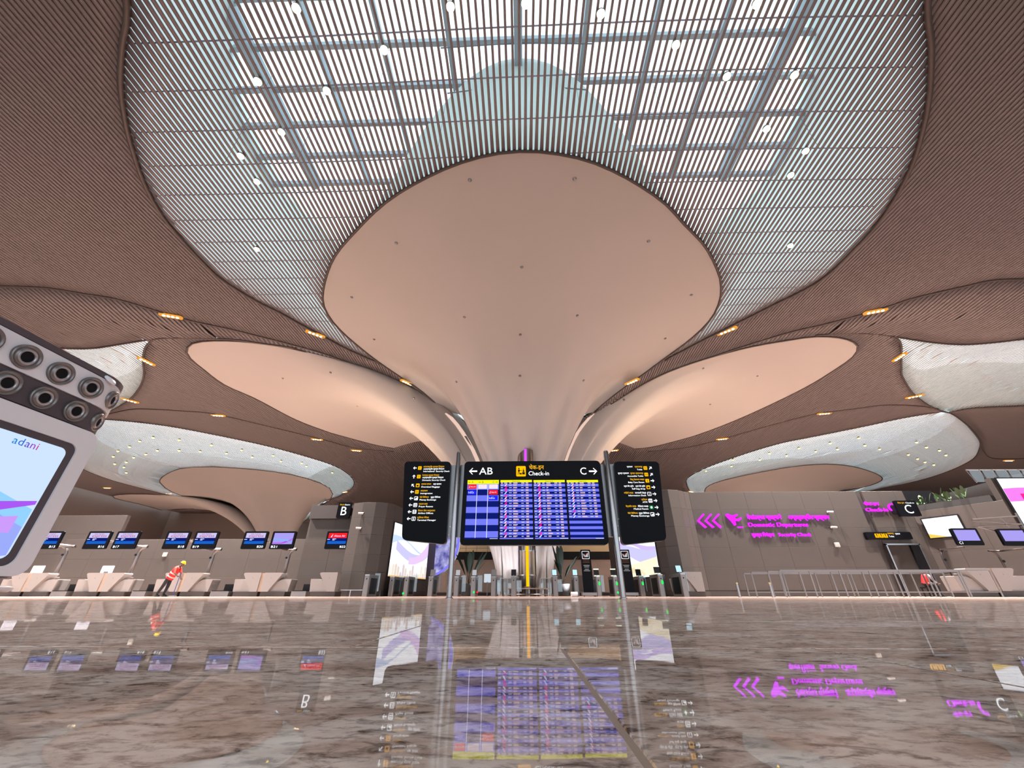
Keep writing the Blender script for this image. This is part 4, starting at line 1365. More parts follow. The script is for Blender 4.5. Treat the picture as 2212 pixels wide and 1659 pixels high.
MB().prism([n(*p) for p in pl][::-1], NF, 0.02, 0.10).build('plane_symbol', M['neon'], neon)
MB().prism([n(1593, 1140.5), n(1604, 1140.5), n(1604, 1138), n(1592, 1138)], NF, 0.02, 0.10).build('plane_symbol', M['neon'], neon)
for t, a, b, c, sz in (('देशांतर्गत प्रस्थाने', 1614, 1688, 1122, .34), ('अन्तर्राज्यीय प्रस्थान', 1703, 1791, 1122, .34), ('Domestic Departures', 1617, 1745, 1138, .34), ('सुरक्षा िनयंत्रण', 1624, 1672, 1159, .27), ('Security Check', 1682, 1752, 1158.5, .27)):
    p0, p1 = n(a, c), n(b, c)
    MB().solid_text(t, NF, p0[0], p0[1], sz, p1[0] - p0[0], 0.02, 0.10).build('lettering', M['neon'], neon)
neon2 = empty('neon_wall_sign', (n(1900, 1100)[0], 25.49, n(1900, 1106)[1]), 'glowing magenta Check-in C lettering beside the dark wall stripe', 'sign')
for t, a, b, c, sz in (('चेक-इन', 1866, 1898, 1092, .26), ('Check-in', 1870, 1917, 1105, .30), ('C', 1921, 1939, 1105.5, .72)):
    p0, p1 = n(a, c), n(b, c)
    MB().solid_text(t, NF, p0[0], p0[1], sz, p1[0] - p0[0], 0.02, 0.10).build('lettering', M['neon'], neon2)
# black letter plates for the check-in zones
def plate(px0, px1, py0, py1, Y, letter, label):
    p0, p1 = at(px0, py1, Y), at(px1, py0, Y)
    f = Fr((0, Y, 0))
    root = empty('zone_sign', ((p0.x + p1.x) / 2, Y, p0.z), label, 'sign')
    w, h = p1.x - p0.x, p1.z - p0.z
    MB().prism(rr(p0.x, p0.z, p1.x, p1.z, .06), f, -.15, 0).build('plate', M['black'], root)
    MB().text(letter, f, p0.x + w * .52, p0.z + h * .18, h * .78, 'c').build('lettering', M['w_txt'], root)
    MB().text('चेक-इन', f, p0.x + w * .12, p1.z - h * .20, h * .13, width=w * .33).build('lettering', M['y_txt'], root)
    MB().text('Check-in', f, p0.x + w * .50, p1.z - h * .20, h * .13, width=w * .40).build('lettering', M['w_txt'], root)
    MB().box(p0.x + w * .3, p1.x - w * .3, Y + .14, Y + 1.2, p0.z + h * .3, p1.z - h * .2).build('bracket', M['matblack'], root)
plate(725, 760, 1085, 1119, 25.4, 'B', 'black hanging zone sign with a white letter B')
plate(1946, 1976, 1081, 1115, 24.6, 'C', 'black hanging zone sign with a white letter C')
p0, p1 = at(1875, 1165, 25.3), at(1966, 1149, 25.3)
f = Fr((0, 25.3, 0))
ts = empty('toilet_sign', ((p0.x + p1.x) / 2, 25.3, p0.z), 'long black sign with yellow toilet pictograms over the doorway', 'sign')
MB().prism(rr(p0.x, p0.z, p1.x, p1.z, .06), f, -.18, 0).build('plate', M['black'], ts)
for k in range(3):
    x_ = at(1890 + 9.3 * k, 1157, 25.3).x
    MB().prism(rr(x_, p0.z + .09, x_ + .23, p1.z - .09, .03), f, 0, .005).build('pictogram_panel', M['y_icon'], ts)
    mb = MB()
    person_pic(mb, f, x_ + .115, p0.z + .12, .24, .008)
    mb.build('pictogram', M['matblack'], ts)
x_ = at(1918.5, 1157, 25.3).x
MB().text('प्रसाधनगृह', f, x_, p0.z + .28, .13, width=.38).build('lettering', M['y_txt'], ts)
MB().text('Toilet', f, x_ + .03, p0.z + .12, .13, width=.30).build('lettering', M['w_txt'], ts)
MB().text('प्रसाधन', f, x_ + .45, p0.z + .26, .12, width=.30).build('lettering', M['w_txt'], ts)
# ================================================================== tall air-jet pylon with a screen, left foreground
KX, KY1, KR, KY0, KXL = -8.56, 7.38, 0.45, 1.2, -10.98
def plan_ring(z, grow=0.0, r=KR, y1=KY1):
    pts = rr(KXL - grow, KY0 - grow, KX + grow, y1 + grow, r + grow, 10)
    return [(x, y, z) for x, y in pts]
kiosk = empty('air_jet_pylon', (-9.5, 4.5, 0), 'tall white pylon with round air jets and a bright screen, cut by the left edge', 'pylon')
MB().loft([plan_ring(.33, -.10), plan_ring(.42, -.06), plan_ring(4.0, -.06)]).build('core', M['kdark'], kiosk, 'auto')
COLR, COLY = .85, 7.62
MB().loft([plan_ring(3.45, -.05, COLR, COLY), plan_ring(3.45, 0, COLR, COLY), plan_ring(4.0, .0, COLR, COLY), plan_ring(4.0, -.05, COLR, COLY)]).build('jet_collar', M['kwhite'], kiosk, 'auto')
MB().loft([plan_ring(2.97, -.20, COLR, COLY), plan_ring(2.97, -.03, COLR, COLY), plan_ring(3.44, -.03, COLR, COLY), plan_ring(3.44, -.055, COLR, COLY)]).build('jet_band', M['kdark'], kiosk, 'auto')
MB().loft([plan_ring(4.0, -.05, COLR, COLY), plan_ring(4.01, .01, COLR, COLY), plan_ring(4.12, .01, COLR, COLY), plan_ring(4.14, -.04, COLR, COLY)]).build('lid', M['kdark'], kiosk, 'auto')
KF = Fr((KX, 0, 0), (0, 1, 0))
ob = rr(1.4, .36, 7.22, 2.93, .22, 6)
ib_ = rr(1.75, .50, 6.95, 2.62, .16, 6)
MB().ring(ob, ib_, KF, -0.07, 0.03).build('screen_surround', M['kwhite'], kiosk, 'auto')
MB().prism(ib_, KF, -0.06, 0.0).build('screen_bezel', M['kdark'], kiosk)
disp = rr(1.9, .60, 6.82, 2.50, .12, 5)
MB().prism(disp, KF, 0.0, 0.006).build('display', glow('pylon_display', (0.60, 0.76, 1.0), 1.05), kiosk)
art = [(0.0, 1.0, lambda u: .20 + .26 * S_(9.5 * (u - .42)) * (u > .3) + .1 * (1 - u), lambda u: .42 + .26 * S_(7.5 * (u - .50)), (0.34, 0.42, 0.98)),
       (.55, 1.0, lambda u: .62 - .95 * (u - .62), lambda u: .74 - .85 * (u - .62), (0.30, 0.66, 1.0)),
       (.55, 1.0, lambda u: .50 - .9 * (u - .62) + 1.9 * max(0, u - .84) ** 1.0, lambda u: .60 - .75 * (u - .62) + 1.3 * max(0, u - .86), (0.42, 0.10, 0.92)),
       (.6, .97, lambda u: .18 + .5 * (u - .78) ** 2, lambda u: .32 - .3 * (u - .7) + .9 * max(0, u - .85), (0.62, 0.34, 0.98))]
for k, (u0, u1, f1, f2, col) in enumerate(art):
    us = np.linspace(u0, u1, 32)
    W_, H_ = 4.86, 1.84
    lo = [KF.p(1.93 + u * W_, .63 + min(max(f1(u), 0), 1) * H_, .009 + .002 * k) for u in us]
    hi = [KF.p(1.93 + u * W_, .63 + min(max(f2(u), 0), 1) * H_, .009 + .002 * k) for u in us]
    MB().loft([lo, hi], closed=False, caps=False).build('ribbon_print', glow('pylon_ribbon_%d' % k, col, 1.0), kiosk)
# the word on the display, its letters shading from blue to magenta
for ch, u, c in (('a', 6.03, (0.0, .22, .62)), ('d', 6.115, (.01, .12, .62)), ('a', 6.215, (.10, .05, .55)), ('n', 6.30, (.34, .02, .50)), ('i', 6.395, (.62, .01, .22))):
    MB().text(ch, KF, u - .06, 2.33, .18, d=.02).build('lettering', glow('word_%d' % int(u * 100), c, 1.0), kiosk)
def jet(pos, nrm, r):
    nrm = Vector(nrm).normalized()
    pos = Vector(pos) + nrm * .045
    j = MB().lathe([(r, -.06), (r, -.012), (r * .93, .0), (r * .86, .0), (r * .82, -.018), (r * .72, -.020), (r * .66, -.004), (r * .60, .006), (r * .50, -.014), (r * .44, -.018)], pos, nrm, 32).build('air_jet', M['steelgrey'], kiosk, True)
    mb = MB().lathe([(r * .62, .004), (r * .54, .014), (r * .46, .004), (r * .44, -.018)], pos, nrm, 32)
    mb.v = [tuple(Vector(v) - kiosk.location) for v in mb.v]
    mb.build('nozzle', mat('jet_silver', (0.45, 0.43, 0.45), 0.3, 0.7), j, True, world=False)
    mb = MB().lathe([(r * .46, -.018), (.001, -.019)], pos, nrm, 24)
    mb.v = [tuple(Vector(v) - kiosk.location) for v in mb.v]
    mb.build('throat', M['matblack'], j, world=False)
for k in range(6):
    y = 6.60 - .57 * k
    jet((KX + .008, y, 3.71), (1, 0, -.12), .215)
    jet((KX - .02, y, 3.20), (1, 0, -.12), .205)
for ang in (27,):
    a = math.radians(ang)
    cx, cy = KX - COLR, COLY - COLR
    jet((cx + (COLR - .012) * math.cos(a), cy + (COLR - .012) * math.sin(a), 3.71), (math.cos(a), math.sin(a), -.1), .195)
    jet((cx + (COLR - .045) * math.cos(a), cy + (COLR - .045) * math.sin(a), 3.20), (math.cos(a), math.sin(a), -.1), .185)
MB().lathe([(.001, .04), (.10, .035), (.13, .015), (.13, -.01)], (KX + .0, 6.85, 4.03), (.6, .1, .6), 20).build('sensor_dome', M['kwhite'], kiosk, True)
MB().loft([plan_ring(0.0, -.28), plan_ring(.13, -.28)]).build('plinth', M['stone_dark'], kiosk)
MB().loft([plan_ring(.13, -.02), plan_ring(.16, .02), plan_ring(.20, .02), plan_ring(.22, -.04)]).build('base_ledge', M['kwhite'], kiosk, 'auto')
MB().loft([plan_ring(.22, -.18), plan_ring(.34, -.18)]).build('base_recess', M['steelgrey'], kiosk)

# ================================================================== check-in counters
def counter(name, half=None):
    root = empty(name)
    f = Fr((0, 0, 0))
    sides = (-1, 1) if half is None else (half,)
    for sx in sides:
        sh = [(.10, .24), (.52, .24), (.62, .42), (.82, .72), (1.02, 1.0), (1.10, 1.13), (1.06, 1.18), (.95, 1.19), (.10, 1.19)]
        P = [(sx * a, b) for a, b in sh]
        if sx < 0: P = P[::-1]
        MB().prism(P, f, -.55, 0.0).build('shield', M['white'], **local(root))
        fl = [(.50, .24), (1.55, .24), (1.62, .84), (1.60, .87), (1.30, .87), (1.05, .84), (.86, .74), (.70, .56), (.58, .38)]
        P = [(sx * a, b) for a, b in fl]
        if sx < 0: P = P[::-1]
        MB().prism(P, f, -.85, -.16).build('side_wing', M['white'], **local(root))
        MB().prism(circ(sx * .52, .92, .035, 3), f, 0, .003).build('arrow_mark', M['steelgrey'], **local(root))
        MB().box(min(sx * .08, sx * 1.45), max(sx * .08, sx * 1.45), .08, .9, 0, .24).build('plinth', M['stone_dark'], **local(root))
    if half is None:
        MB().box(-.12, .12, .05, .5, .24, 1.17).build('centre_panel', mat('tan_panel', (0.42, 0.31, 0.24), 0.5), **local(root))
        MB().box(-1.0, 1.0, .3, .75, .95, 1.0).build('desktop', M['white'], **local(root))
    return root
YD = 24.0
proto = counter('check_in_counter')
for i, (px, lab) in enumerate(((381, 'white sculpted check-in counter behind the worker in the red vest'), (555, 'white sculpted double check-in counter below screens B20 and B21'), (207, 'white sculpted check-in counter below screens B16 and B17'), (40, 'white check-in counter half hidden behind the air-jet pylon'))):
    c = proto if i == 0 else copy_tree(proto)
    c.location = (gx(px, YD), YD, 0)
    props(c, lab, 'counter', 'check-in counters')
c = counter('check_in_counter', -1)
c.location = (gx(724, YD - .25), YD - .25, 0)
props(c, 'single white check-in counter wing beside the left stone block', 'counter', 'check-in counters')
c = copy_tree(c, (gx(1530, 23.6) , 23.6, 0))
props(c, 'single white counter wing standing just right of the gates', 'counter', 'check-in counters')
c = copy_tree(proto, (gx(2168, 20.5), 20.5, 0))
props(c, 'white check-in counter behind the railing at the far right', 'counter', 'check-in counters')
# baggage belts between counters
def belt(px0, px1, Y, lab):
    xa, xb = gx(px0, Y), gx(px1, Y)
    root = empty('baggage_belt', ((xa + xb) / 2, Y, 0), lab, 'conveyor', 'baggage belts between the counters')
    MB().box(xa, xb, Y, Y + 1.8, .0, .26).build('belt_frame', M['steelgrey'], root)
    MB().box(xa + .05, xb - .05, Y - .02, Y + 1.8, .26, .30).build('belt', M['matblack'], root)
    MB().box(xa + .35, xb - .02, Y + .5, Y + 1.9, .30, .62).build('scanner_hood', M['matblack'], root)
    MB().box(xa, xb, Y + 1.9, Y + 1.95, .3, .85).build('back_screen', M['stone'], root)
belt(452, 491, YD, 'dark baggage belt left of the double counter')
belt(627, 659, YD, 'dark baggage belt right of the double counter')
belt(281, 311, YD, 'dark baggage belt left of the worker')
belt(106, 140, YD, 'dark baggage belt nearest the air-jet pylon')
# ================================================================== counter monitors on goose-neck poles
def monitor(px, Y, code, kind, label, wpx=58, py0=1147.5, py1=1186, side='r'):
    p0, p1 = at(px - wpx / 2, py1, Y), at(px + wpx / 2, py0, Y)
    # keep the plate square to the floor: width taken at mid height
    pm_ = at(px, (py0 + py1) / 2, Y)
    w = 1.42 if wpx >= 55 else 1.42 * wpx / 58
    h = p1.z - p0.z
    f = Fr((pm_.x - w / 2, Y, p0.z))
    root = empty('counter_monitor', (pm_.x, Y, p0.z), label, 'monitor', 'counter monitors')
    MB().prism(rr(0, 0, w, h, .07), f, -.10, 0).build('case', M['black'], root)
    sw0, sw1, sh0, sh1 = .09 * w, .91 * w, .27 * h, .90 * h
    MB().prism([(sw0, sh0), (sw1, sh0), (sw1, sh1), (sw0, sh1)], f, 0, .004).build('display', SCR['dark'] if kind in 'ea' else glow('idle_screen', (0.42, 0.36, 0.92), 1.0), root)
    def strip(b0, b1, m, nm='row_band'): MB().flat([(sw0, sh0 + b0 * (sh1 - sh0)), (sw1, sh0 + b0 * (sh1 - sh0)), (sw1, sh0 + b1 * (sh1 - sh0)), (sw0, sh0 + b1 * (sh1 - sh0))], f, .007).build(nm, m, root)
    if kind in 'ea':
        strip(0.02, .27, glow('screen_azure', (0.01, 0.13, 0.62), 1.0))
        if kind == 'e':
            strip(.56, 1.0, glow('screen_pinkwhite', (0.66, 0.60, 0.92), 1.0))
            MB().text('AIR INDIA', f, sw0 + .18 * w, sh0 + .84 * (sh1 - sh0), .10, width=.42 * w, d=.010).build('lettering', glow('screen_maroon', (0.42, 0.03, 0.20), 1), root)
            MB().text('express', f, sw0 + .12 * w, sh0 + .64 * (sh1 - sh0), .20, width=.62 * w, d=.010).build('lettering', glow('screen_maroon', (0.42, 0.03, 0.20), 1), root)
        else:
            strip(.54, 1.0, SCR['red'])
            MB().flat([(sw0 + .10 * w, sh0 + .62 * (sh1 - sh0)), (sw0 + .16 * w, sh0 + .62 * (sh1 - sh0)), (sw0 + .19 * w, sh0 + .92 * (sh1 - sh0))], f, .010).build('airline_mark', SCR['rows'], root)
            MB().text('Akasa Air', f, sw0 + .25 * w, sh0 + .66 * (sh1 - sh0), .16, width=.5 * w, d=.010).build('lettering', SCR['rows'], root)
        mb = MB()
        for u, v, l in ((-.03, .40, .12), (.20, .44, .16), (.20, .34, .10)):
            mb.flat([(sw0 + u * w, sh0 + v * (sh1 - sh0)), (sw0 + (u + l) * w, sh0 + v * (sh1 - sh0)), (sw0 + (u + l) * w, sh0 + (v + .05) * (sh1 - sh0)), (sw0 + u * w, sh0 + (v + .05) * (sh1 - sh0))], f, .010)
        mb.build('flight_text', SCR['rows'], root, kind='stuff')
    elif kind == 'i':
        for f1, f2, col in ((lambda u: .42 - .25 * u, lambda u: .55 - .30 * u + .2 * u * u, (0.25, .50, .95)), (lambda u: .05 + .5 * max(0, u - .5), lambda u: .12 + .75 * max(0, u - .45), (0.55, .06, .85))):
            us = np.linspace(0, 1, 12)
            MB().loft([[f.p(sw0 + u * (sw1 - sw0), sh0 + min(1, max(0, f1(u))) * (sh1 - sh0), .008) for u in us], [f.p(sw0 + u * (sw1 - sw0), sh0 + min(1, max(0, f2(u))) * (sh1 - sh0), .008) for u in us]], closed=False, caps=False).build('ribbon_print', glow('idle_ribbon_%d' % int(col[0] * 100), col, 1), root)
    if code:
        al = .68 if side == 'r' else .08
        MB().text(code, f, al * w, .07 * h, .17, width=.25 * w if len(code) == 3 else .13 * w).build('lettering', M['w_txt'], root)
    return root, pm_
def pole(px_top, py_top, Y, xm, label, ym, thin=1.0):
    t = at(px_top, py_top, Y + .25)
    x = t.x
    root = empty('monitor_pole', (x, Y + .25, 0), label, 'pole', 'goose-neck monitor poles')
    pts = [(x, Y + .25, 0), (x, Y + .25, t.z - .45)]
    r = .38
    sg = 1 if xm > x else -1
    for k in range(1, 8):
        a = math.pi / 2 * k / 7
        pts.append((x + sg * (r - r * math.cos(a)), Y + .25, t.z - .45 + r * math.sin(a)))
    pts += [(xm - sg * .45, Y + .25, t.z - .45 + r), (xm - sg * .3, Y + .2, t.z - .45 + r), (xm - sg * .3, ym + .13, t.z - .45 + r)]
    MB().tube(pts, [.10 * thin] * 2 + [.085 * thin] * 10, 12).build('tube', M['steelgrey'] if thin == 1 else mat('dark_pole', (.07, .06, .06), .4, .6), root, True)
    MB().lathe([(.06, -.01), (.06, .03), (.001, .04)], (x - .04, Y + .13, t.z - .55), (0, -1, 0), 12).build('lens', M['matblack'], root)
    MB().box(x - .16, x + .16, Y + .09, Y + .41, 0, .03).build('foot', M['steelgrey'], root)
YM = 24.1
for px, code, kd, sd in ((105, 'B15', 'e', 'r'), (210, 'B16', 'e', 'r'), (272, 'B17', 'e', 'l'), (381, 'B18', 'e', 'r'), (443, 'B19', 'e', 'l'), (550, 'B20', 'e', 'r'), (611, 'B21', 'i', 'l'), (728, 'B22', 'a', 'r')):
    _, pmid = monitor(px, YM if code != 'B22' else 25.7, code, kd, 'black counter monitor on a pole numbered ' + code, side=sd)
    if code in ('B15', 'B17', 'B19', 'B21'):
        top = {'B15': (151, 1178), 'B17': (307, 1178), 'B19': (466, 1184), 'B21': (628, 1184)}[code]
        pole(top[0], top[1], YM + 1.0, pmid.x, 'grey goose-neck pole carrying monitor ' + code, YM)
for a_, b_ in ((210, 272), (381, 443), (550, 611)):
    p, q2 = at(a_, 1170, YM + .15), at(b_, 1170, YM + .15)
    o = MB().tube([(p.x, p.y, p.z), (q2.x, q2.y, p.z)], .05, 8).build('monitor_crossbar', M['steelgrey'])
    props(o, 'short dark bar joining the monitors B%d and B%d' % ({210: 16, 381: 18, 550: 20}[a_], {210: 17, 381: 19, 550: 21}[a_]), 'bar', 'bars between monitor pairs')
YC = 20.6
_, pmid = monitor(2090, YC, 'C1', 'v', 'monitor with a plain violet display on the far right, numbered C1', 52, 1141, 1178, 'l')
pole(2026, 1184, YC + 1.0, pmid.x, 'thin pole left of monitor C1 at the far right', YC, .5)
_, pmid = monitor(2192, YC, None, 'v', 'violet monitor cut by the right edge of the picture', 54, 1142, 1179)
pole(2150, 1187, YC + 1.0, pmid.x, 'thin pole between the two far right monitors', YC, .5)
# white card holders standing on counters
for px, py0, py1, lab in ((229, 1222, 1238, 'white upright display card on the counter below B16'), (74, 1222, 1246, 'bright white display card beside the pylon')):
    a_, b_ = at(px, py1, YD + .35), at(px, py0, YD + .35)
    o = empty('display_card', (a_.x, YD + .35, a_.z), lab, 'card')
    MB().prism(rr(a_.x - .35, a_.z, a_.x + .35, b_.z, .05), Fr((0, YD + .35, 0)), 0, .03).build('card', mat('white_card', (0.85, 0.86, 0.95), 0.4, emit=(.7, .75, 1), estr=.35), o)
    MB().box(a_.x - .12, a_.x + .12, YD + .30, YD + .5, a_.z - .15, a_.z + .08).build('stand', M['steelgrey'], o)

# ================================================================== entry gates
def gate(style):
    root = empty('entry_gate')
    MB().prism(rr(-.14, -.75, .14, .75, .05, 4), Fr((0, 0, 0), (1, 0, 0), (0, 1, 0)), 0, .98).build('cabinet', M['steelgrey'], **local(root))
    MB().prism(rr(-.15, -.77, .15, .77, .06, 4), Fr((0, 0, 0), (1, 0, 0), (0, 1, 0)), .98, 1.04).build('top_cap', M['chrome'], **local(root))
    MB().box(.141, .146, -.5, .5, .12, .88).build('side_glass', M['black'], **local(root))
    MB().box(-.146, -.141, -.5, .5, .12, .88).build('side_glass', M['black'], **local(root))
    MB().box(-.03, .03, -.752, -.748, .80, .86).build('reader', M['matblack'], **local(root))
    MB().box(.16, .46, -.012, .012, .25, 1.12).build('glass_flap', M['clear'], **local(root))
    if style:
        fr_ = Fr((0, -.35, 1.04), (1, 0, 0), (0, .25, 1))
        MB().box(-.03, .03, -.36, -.30, 1.0, 1.12).build('tablet_stalk', M['steelgrey'], **local(root))
        tb = MB().prism(rr(-.15, .05, .15, .40, .02, 3), fr_, -.03, 0).build('tablet', M['matblack'] if style != 'back' else M['steelgrey'], **local(root))
        if style == 'lit':
            MB().prism(rr(-.13, .07, .13, .38, .015, 3), fr_, 0, .004).build('tablet_display', glow('tablet_lit', (0.55, 0.85, 1.0), 1.1), tb, world=False)
        if style == 'pale':
            MB().prism(rr(-.13, .07, .13, .38, .015, 3), fr_, 0, .004).build('tablet_display', glow('tablet_pale', (0.62, 0.62, 0.66), .8), tb, world=False)
        if style == 'ring':
            for v in (.03, .40):
                MB().prism(rr(-.16, v - .025, .16, v + .03, .02, 3), fr_, .0, .02).build('tablet_light', glow('tablet_bar', (0.95, 1.0, 0.75), 1.3), tb, world=False)
    return root
YG = 26.0
GATES = [(797, None, None, 'plain steel gate cabinet leftmost by the stone block'), (850, None, None, 'second steel gate cabinet from the left, under the tall screen'), (881, None, 'low', 'steel gate cabinet with a small green floor light'),
         (933, 'back', None, 'gate with a grey tablet seen from behind, left of the sign post'), (988, 'pale', None, 'gate mostly hidden by the left sign post'), (1024, 'pale', 'two', 'gate with a pale tilted tablet and red and green lights'),
         (1067, 'back', None, 'gate with a grey tablet in front of the white column'), (1110, 'dark', None, 'gate with a dark tablet left of the metal totem'), (1199, 'lit', None, 'first gate with a lit tablet right of the metal totem'),
         (1244, 'lit', None, 'second gate with a lit tablet, left of the black notice stand'), (1291, 'ring', 'oval', 'gate with green oval lamp beside the first black notice stand'), (1328, 'ring', 'floor', 'gate mostly hidden behind the right sign post'),
         (1383, 'dark', 'oval', 'gate with green oval lamp right of the second notice stand'), (1424, 'ring', 'oval', 'gate with green oval lamp in front of the right screen'), (1472, 'lit', None, 'rightmost gate with a lit tablet beside the white counter')]
protos = {}
for px, st, lt, lab in GATES:
    if st not in protos:
        g = protos[st] = gate(st)
    else:
        g = copy_tree(protos[st])
    yg = 22.4 if px == 1472 else 23.4 if px in (797, 1424) else YG
    g.location = (gx(px, yg), yg, 0)
    props(g, lab, 'gate', 'entry gates')
    if lt:
        z = {'low': .16, 'two': .22, 'oval': .66, 'floor': .2}[lt]
        for k, (nm, off) in enumerate((('green', .06), ('red', .26)) if lt == 'two' else (('green', .05 if lt != 'low' else -.1),)):
            mb = MB().lathe([(.001, .02), (.05, .014), (.058, 0)], (off, -.755, z), (0, -1, 0), 14)
            if lt == 'oval':
                mb.v = [(v[0], v[1], z + (v[2] - z) * 1.7) for v in mb.v]
            mb.build('indicator_lamp', M[nm], **local(g))

# ================================================================== black notice stands
for px, lab in ((1268, 'black no-trolley notice stand left of the right sign post'), (1357, 'black no-trolley notice stand right of the right sign post')):
    Y = 24.6
    xb = gx(px + 5, Y)
    f = Fr((xb, Y, 0), (1, 0, 0), (0, .05, 1))
    root = empty('notice_stand', (xb, Y, 0), lab, 'sign', 'black notice stands')
    MB().prism(rr(-.29, .20, .29, 2.42, .05), f, -.08, 0).build('panel', M['black'], root)
    MB().box(xb - .40, xb + .40, Y - .25, Y + .3, .05, .20).build('base', M['steelgrey'], root)
    for sx in (-.3, .3):
        MB().lathe([(.001, -.03), (.045, -.03), (.045, .03), (.001, .03)], (xb + sx, Y - .15, .045), (1, 0, 0), 10).build('castor', M['matblack'], root)
    pic = MB().ring(rr(-.21, 1.92, .21, 2.34, .04, 4), rr(-.195, 1.935, .195, 2.325, .035, 4), f, 0, .006)
    pic.build('pictogram_frame', M['w_txt'], root)
    MB().flat([(-.15, 2.20), (-.10, 2.02), (.13, 2.02), (.15, 2.26), (-.02, 2.12)], f, .006).build('pictogram', glow('soft_white', (.6, .6, .62), .9), root)
    MB().flat([(-.17, 1.97), (-.14, 1.96), (.16, 2.28), (.13, 2.30)], f, .009).build('strike_bar', glow('dark_red', (.35, .02, .02), .8), root)
    mb = MB()
    for v, w, in ((1.80, .36), (1.72, .40)): mb.flat([(-w / 2, v), (w / 2, v), (w / 2, v + .035), (-w / 2, v + .035)], f, .006)
    mb.build('notice_text', glow('dim_amber', (.25, .10, .05), .5), root, kind='stuff')
    mb = MB()
    for v, w, in ((1.56, .34), (1.48, .28), (1.36, .24), (1.28, .36)): mb.flat([(-w / 2, v), (w / 2, v), (w / 2, v + .035), (-w / 2, v + .035)], f, .006)
    mb.build('notice_text', glow('dim_white', (.55, .55, .55), .6), root, kind='stuff')

# ================================================================== metal totem with a light strip, and its bench
YT = 28.6
tx = gx(1140, YT)
tot = empty('light_totem', (tx, YT, 0), 'tall metal cylinder with a yellow to violet light strip behind the sign', 'totem')
tr = 0.60
ztop = at(1133, 975, YT).z
MB().lathe([(tr * .92, 0), (tr * .92, .5), (tr, .55), (tr, 2.6), (tr * 1.01, 2.62), (tr * 1.01, 2.72), (tr, 2.75), (tr, ztop), (.001, ztop)], (tx, YT, 0), n=40).build('shaft', mat('bronze_mirror', (0.34, 0.29, 0.26), 0.16, 1.0, 0.1, 6), tot, 'auto')
for zz in (1.15, 3.05):
    MB().lathe([(tr + .004, zz), (tr + .03, zz + .02), (tr + .03, zz + .07), (tr + .004, zz + .09)], (tx, YT, 0), n=40).build('band', M['chrome'], tot, True)
for z_a, z_b, col in ((.55, 3.6, (1.0, .45, .0)), (3.6, 5.4, (1.0, .35, .25)), (5.4, ztop - .02, (.62, .06, 1.0))):
    MB().box(tx - .09, tx + .09, YT - tr - .05, YT - tr + .1, z_a, z_b).build('light_strip', glow('totem_%d' % int(z_a * 10), col, 1.5), tot)
bench = empty('ring_bench', (tx, YT, 0), 'low round steel bench circling the metal totem', 'bench')
MB().lathe([(1.35, .40), (1.42, .46), (.80, .46), (.76, .40), (1.35, .40)], (tx, YT, 0), n=40).build('seat', M['chrome'], bench, 'auto')
for k in range(10):
    a = 2 * math.pi * (k + .5) / 10
    MB().tube([(tx + 1.2 * math.cos(a), YT + 1.2 * math.sin(a), 0), (tx + 1.2 * math.cos(a), YT + 1.2 * math.sin(a), .42)], .05, 8).build('leg', M['steelgrey'], bench)
MB().lathe([(1.25, .08), (1.28, .10), (1.25, .14), (1.22, .10), (1.25, .08)], (tx, YT, 0), n=40).build('foot_ring', M['steelgrey'], bench)
# glass guard round the column foot
gd = empty('glass_guard', (0.2, 31.5, 0), 'low glass barrier in front of the column foot', 'barrier')
for k, (xa, xb) in enumerate(((-1.9, -.2), (1.3, 2.6))):
    MB().box(xa, xb, 31.2, 31.22, .1, 1.1).build('glass_pane', M['clear'], gd)
    MB().box(xa, xb, 31.17, 31.25, 1.1, 1.14).build('top_rail', M['chrome'], gd)
    for x in (xa, (xa + xb) / 2, xb):
        MB().box(x - .03, x + .03, 31.18, 31.24, 0, 1.1).build('post', M['chrome'], gd)
# white paper roll on the floor
rx = gx(1241, 22.5)
roll = empty('paper_roll', (rx, 22.5, 0), 'white paper roll lying on the floor near the gates', 'roll')
MB().lathe([(.03, -.17), (.105, -.17), (.11, -.16), (.11, .16), (.105, .17), (.03, .17)], (rx, 22.5, .11), (1, .2, 0), 20).build('paper', mat('white_paper', (.8, .8, .85), .7), roll, 'auto')
MB().lathe([(.105, .16), (.118, .165), (.118, .185), (.001, .186)], (rx, 22.5, .11), (1, .2, 0), 20).build('end_cap', M['matblack'], roll)
# standing lit panel behind the gates
px_ = at(1053, 1249, 28.0)
pn = empty('info_panel', (px_.x, 28.0, 0), 'small glowing white panel on a thin stand behind the gates', 'panel')
MB().prism(rr(px_.x - .22, px_.z - .25, px_.x + .22, px_.z + .25, .03), Fr((0, 28, 0)), -.04, 0).build('panel', glow('info_white', (.62, .70, .78), 1), pn)
MB().tube([(px_.x, 28.02, 0), (px_.x, 28.02, px_.z - .2)], .03, 8).build('stand', M['steelgrey'], pn)

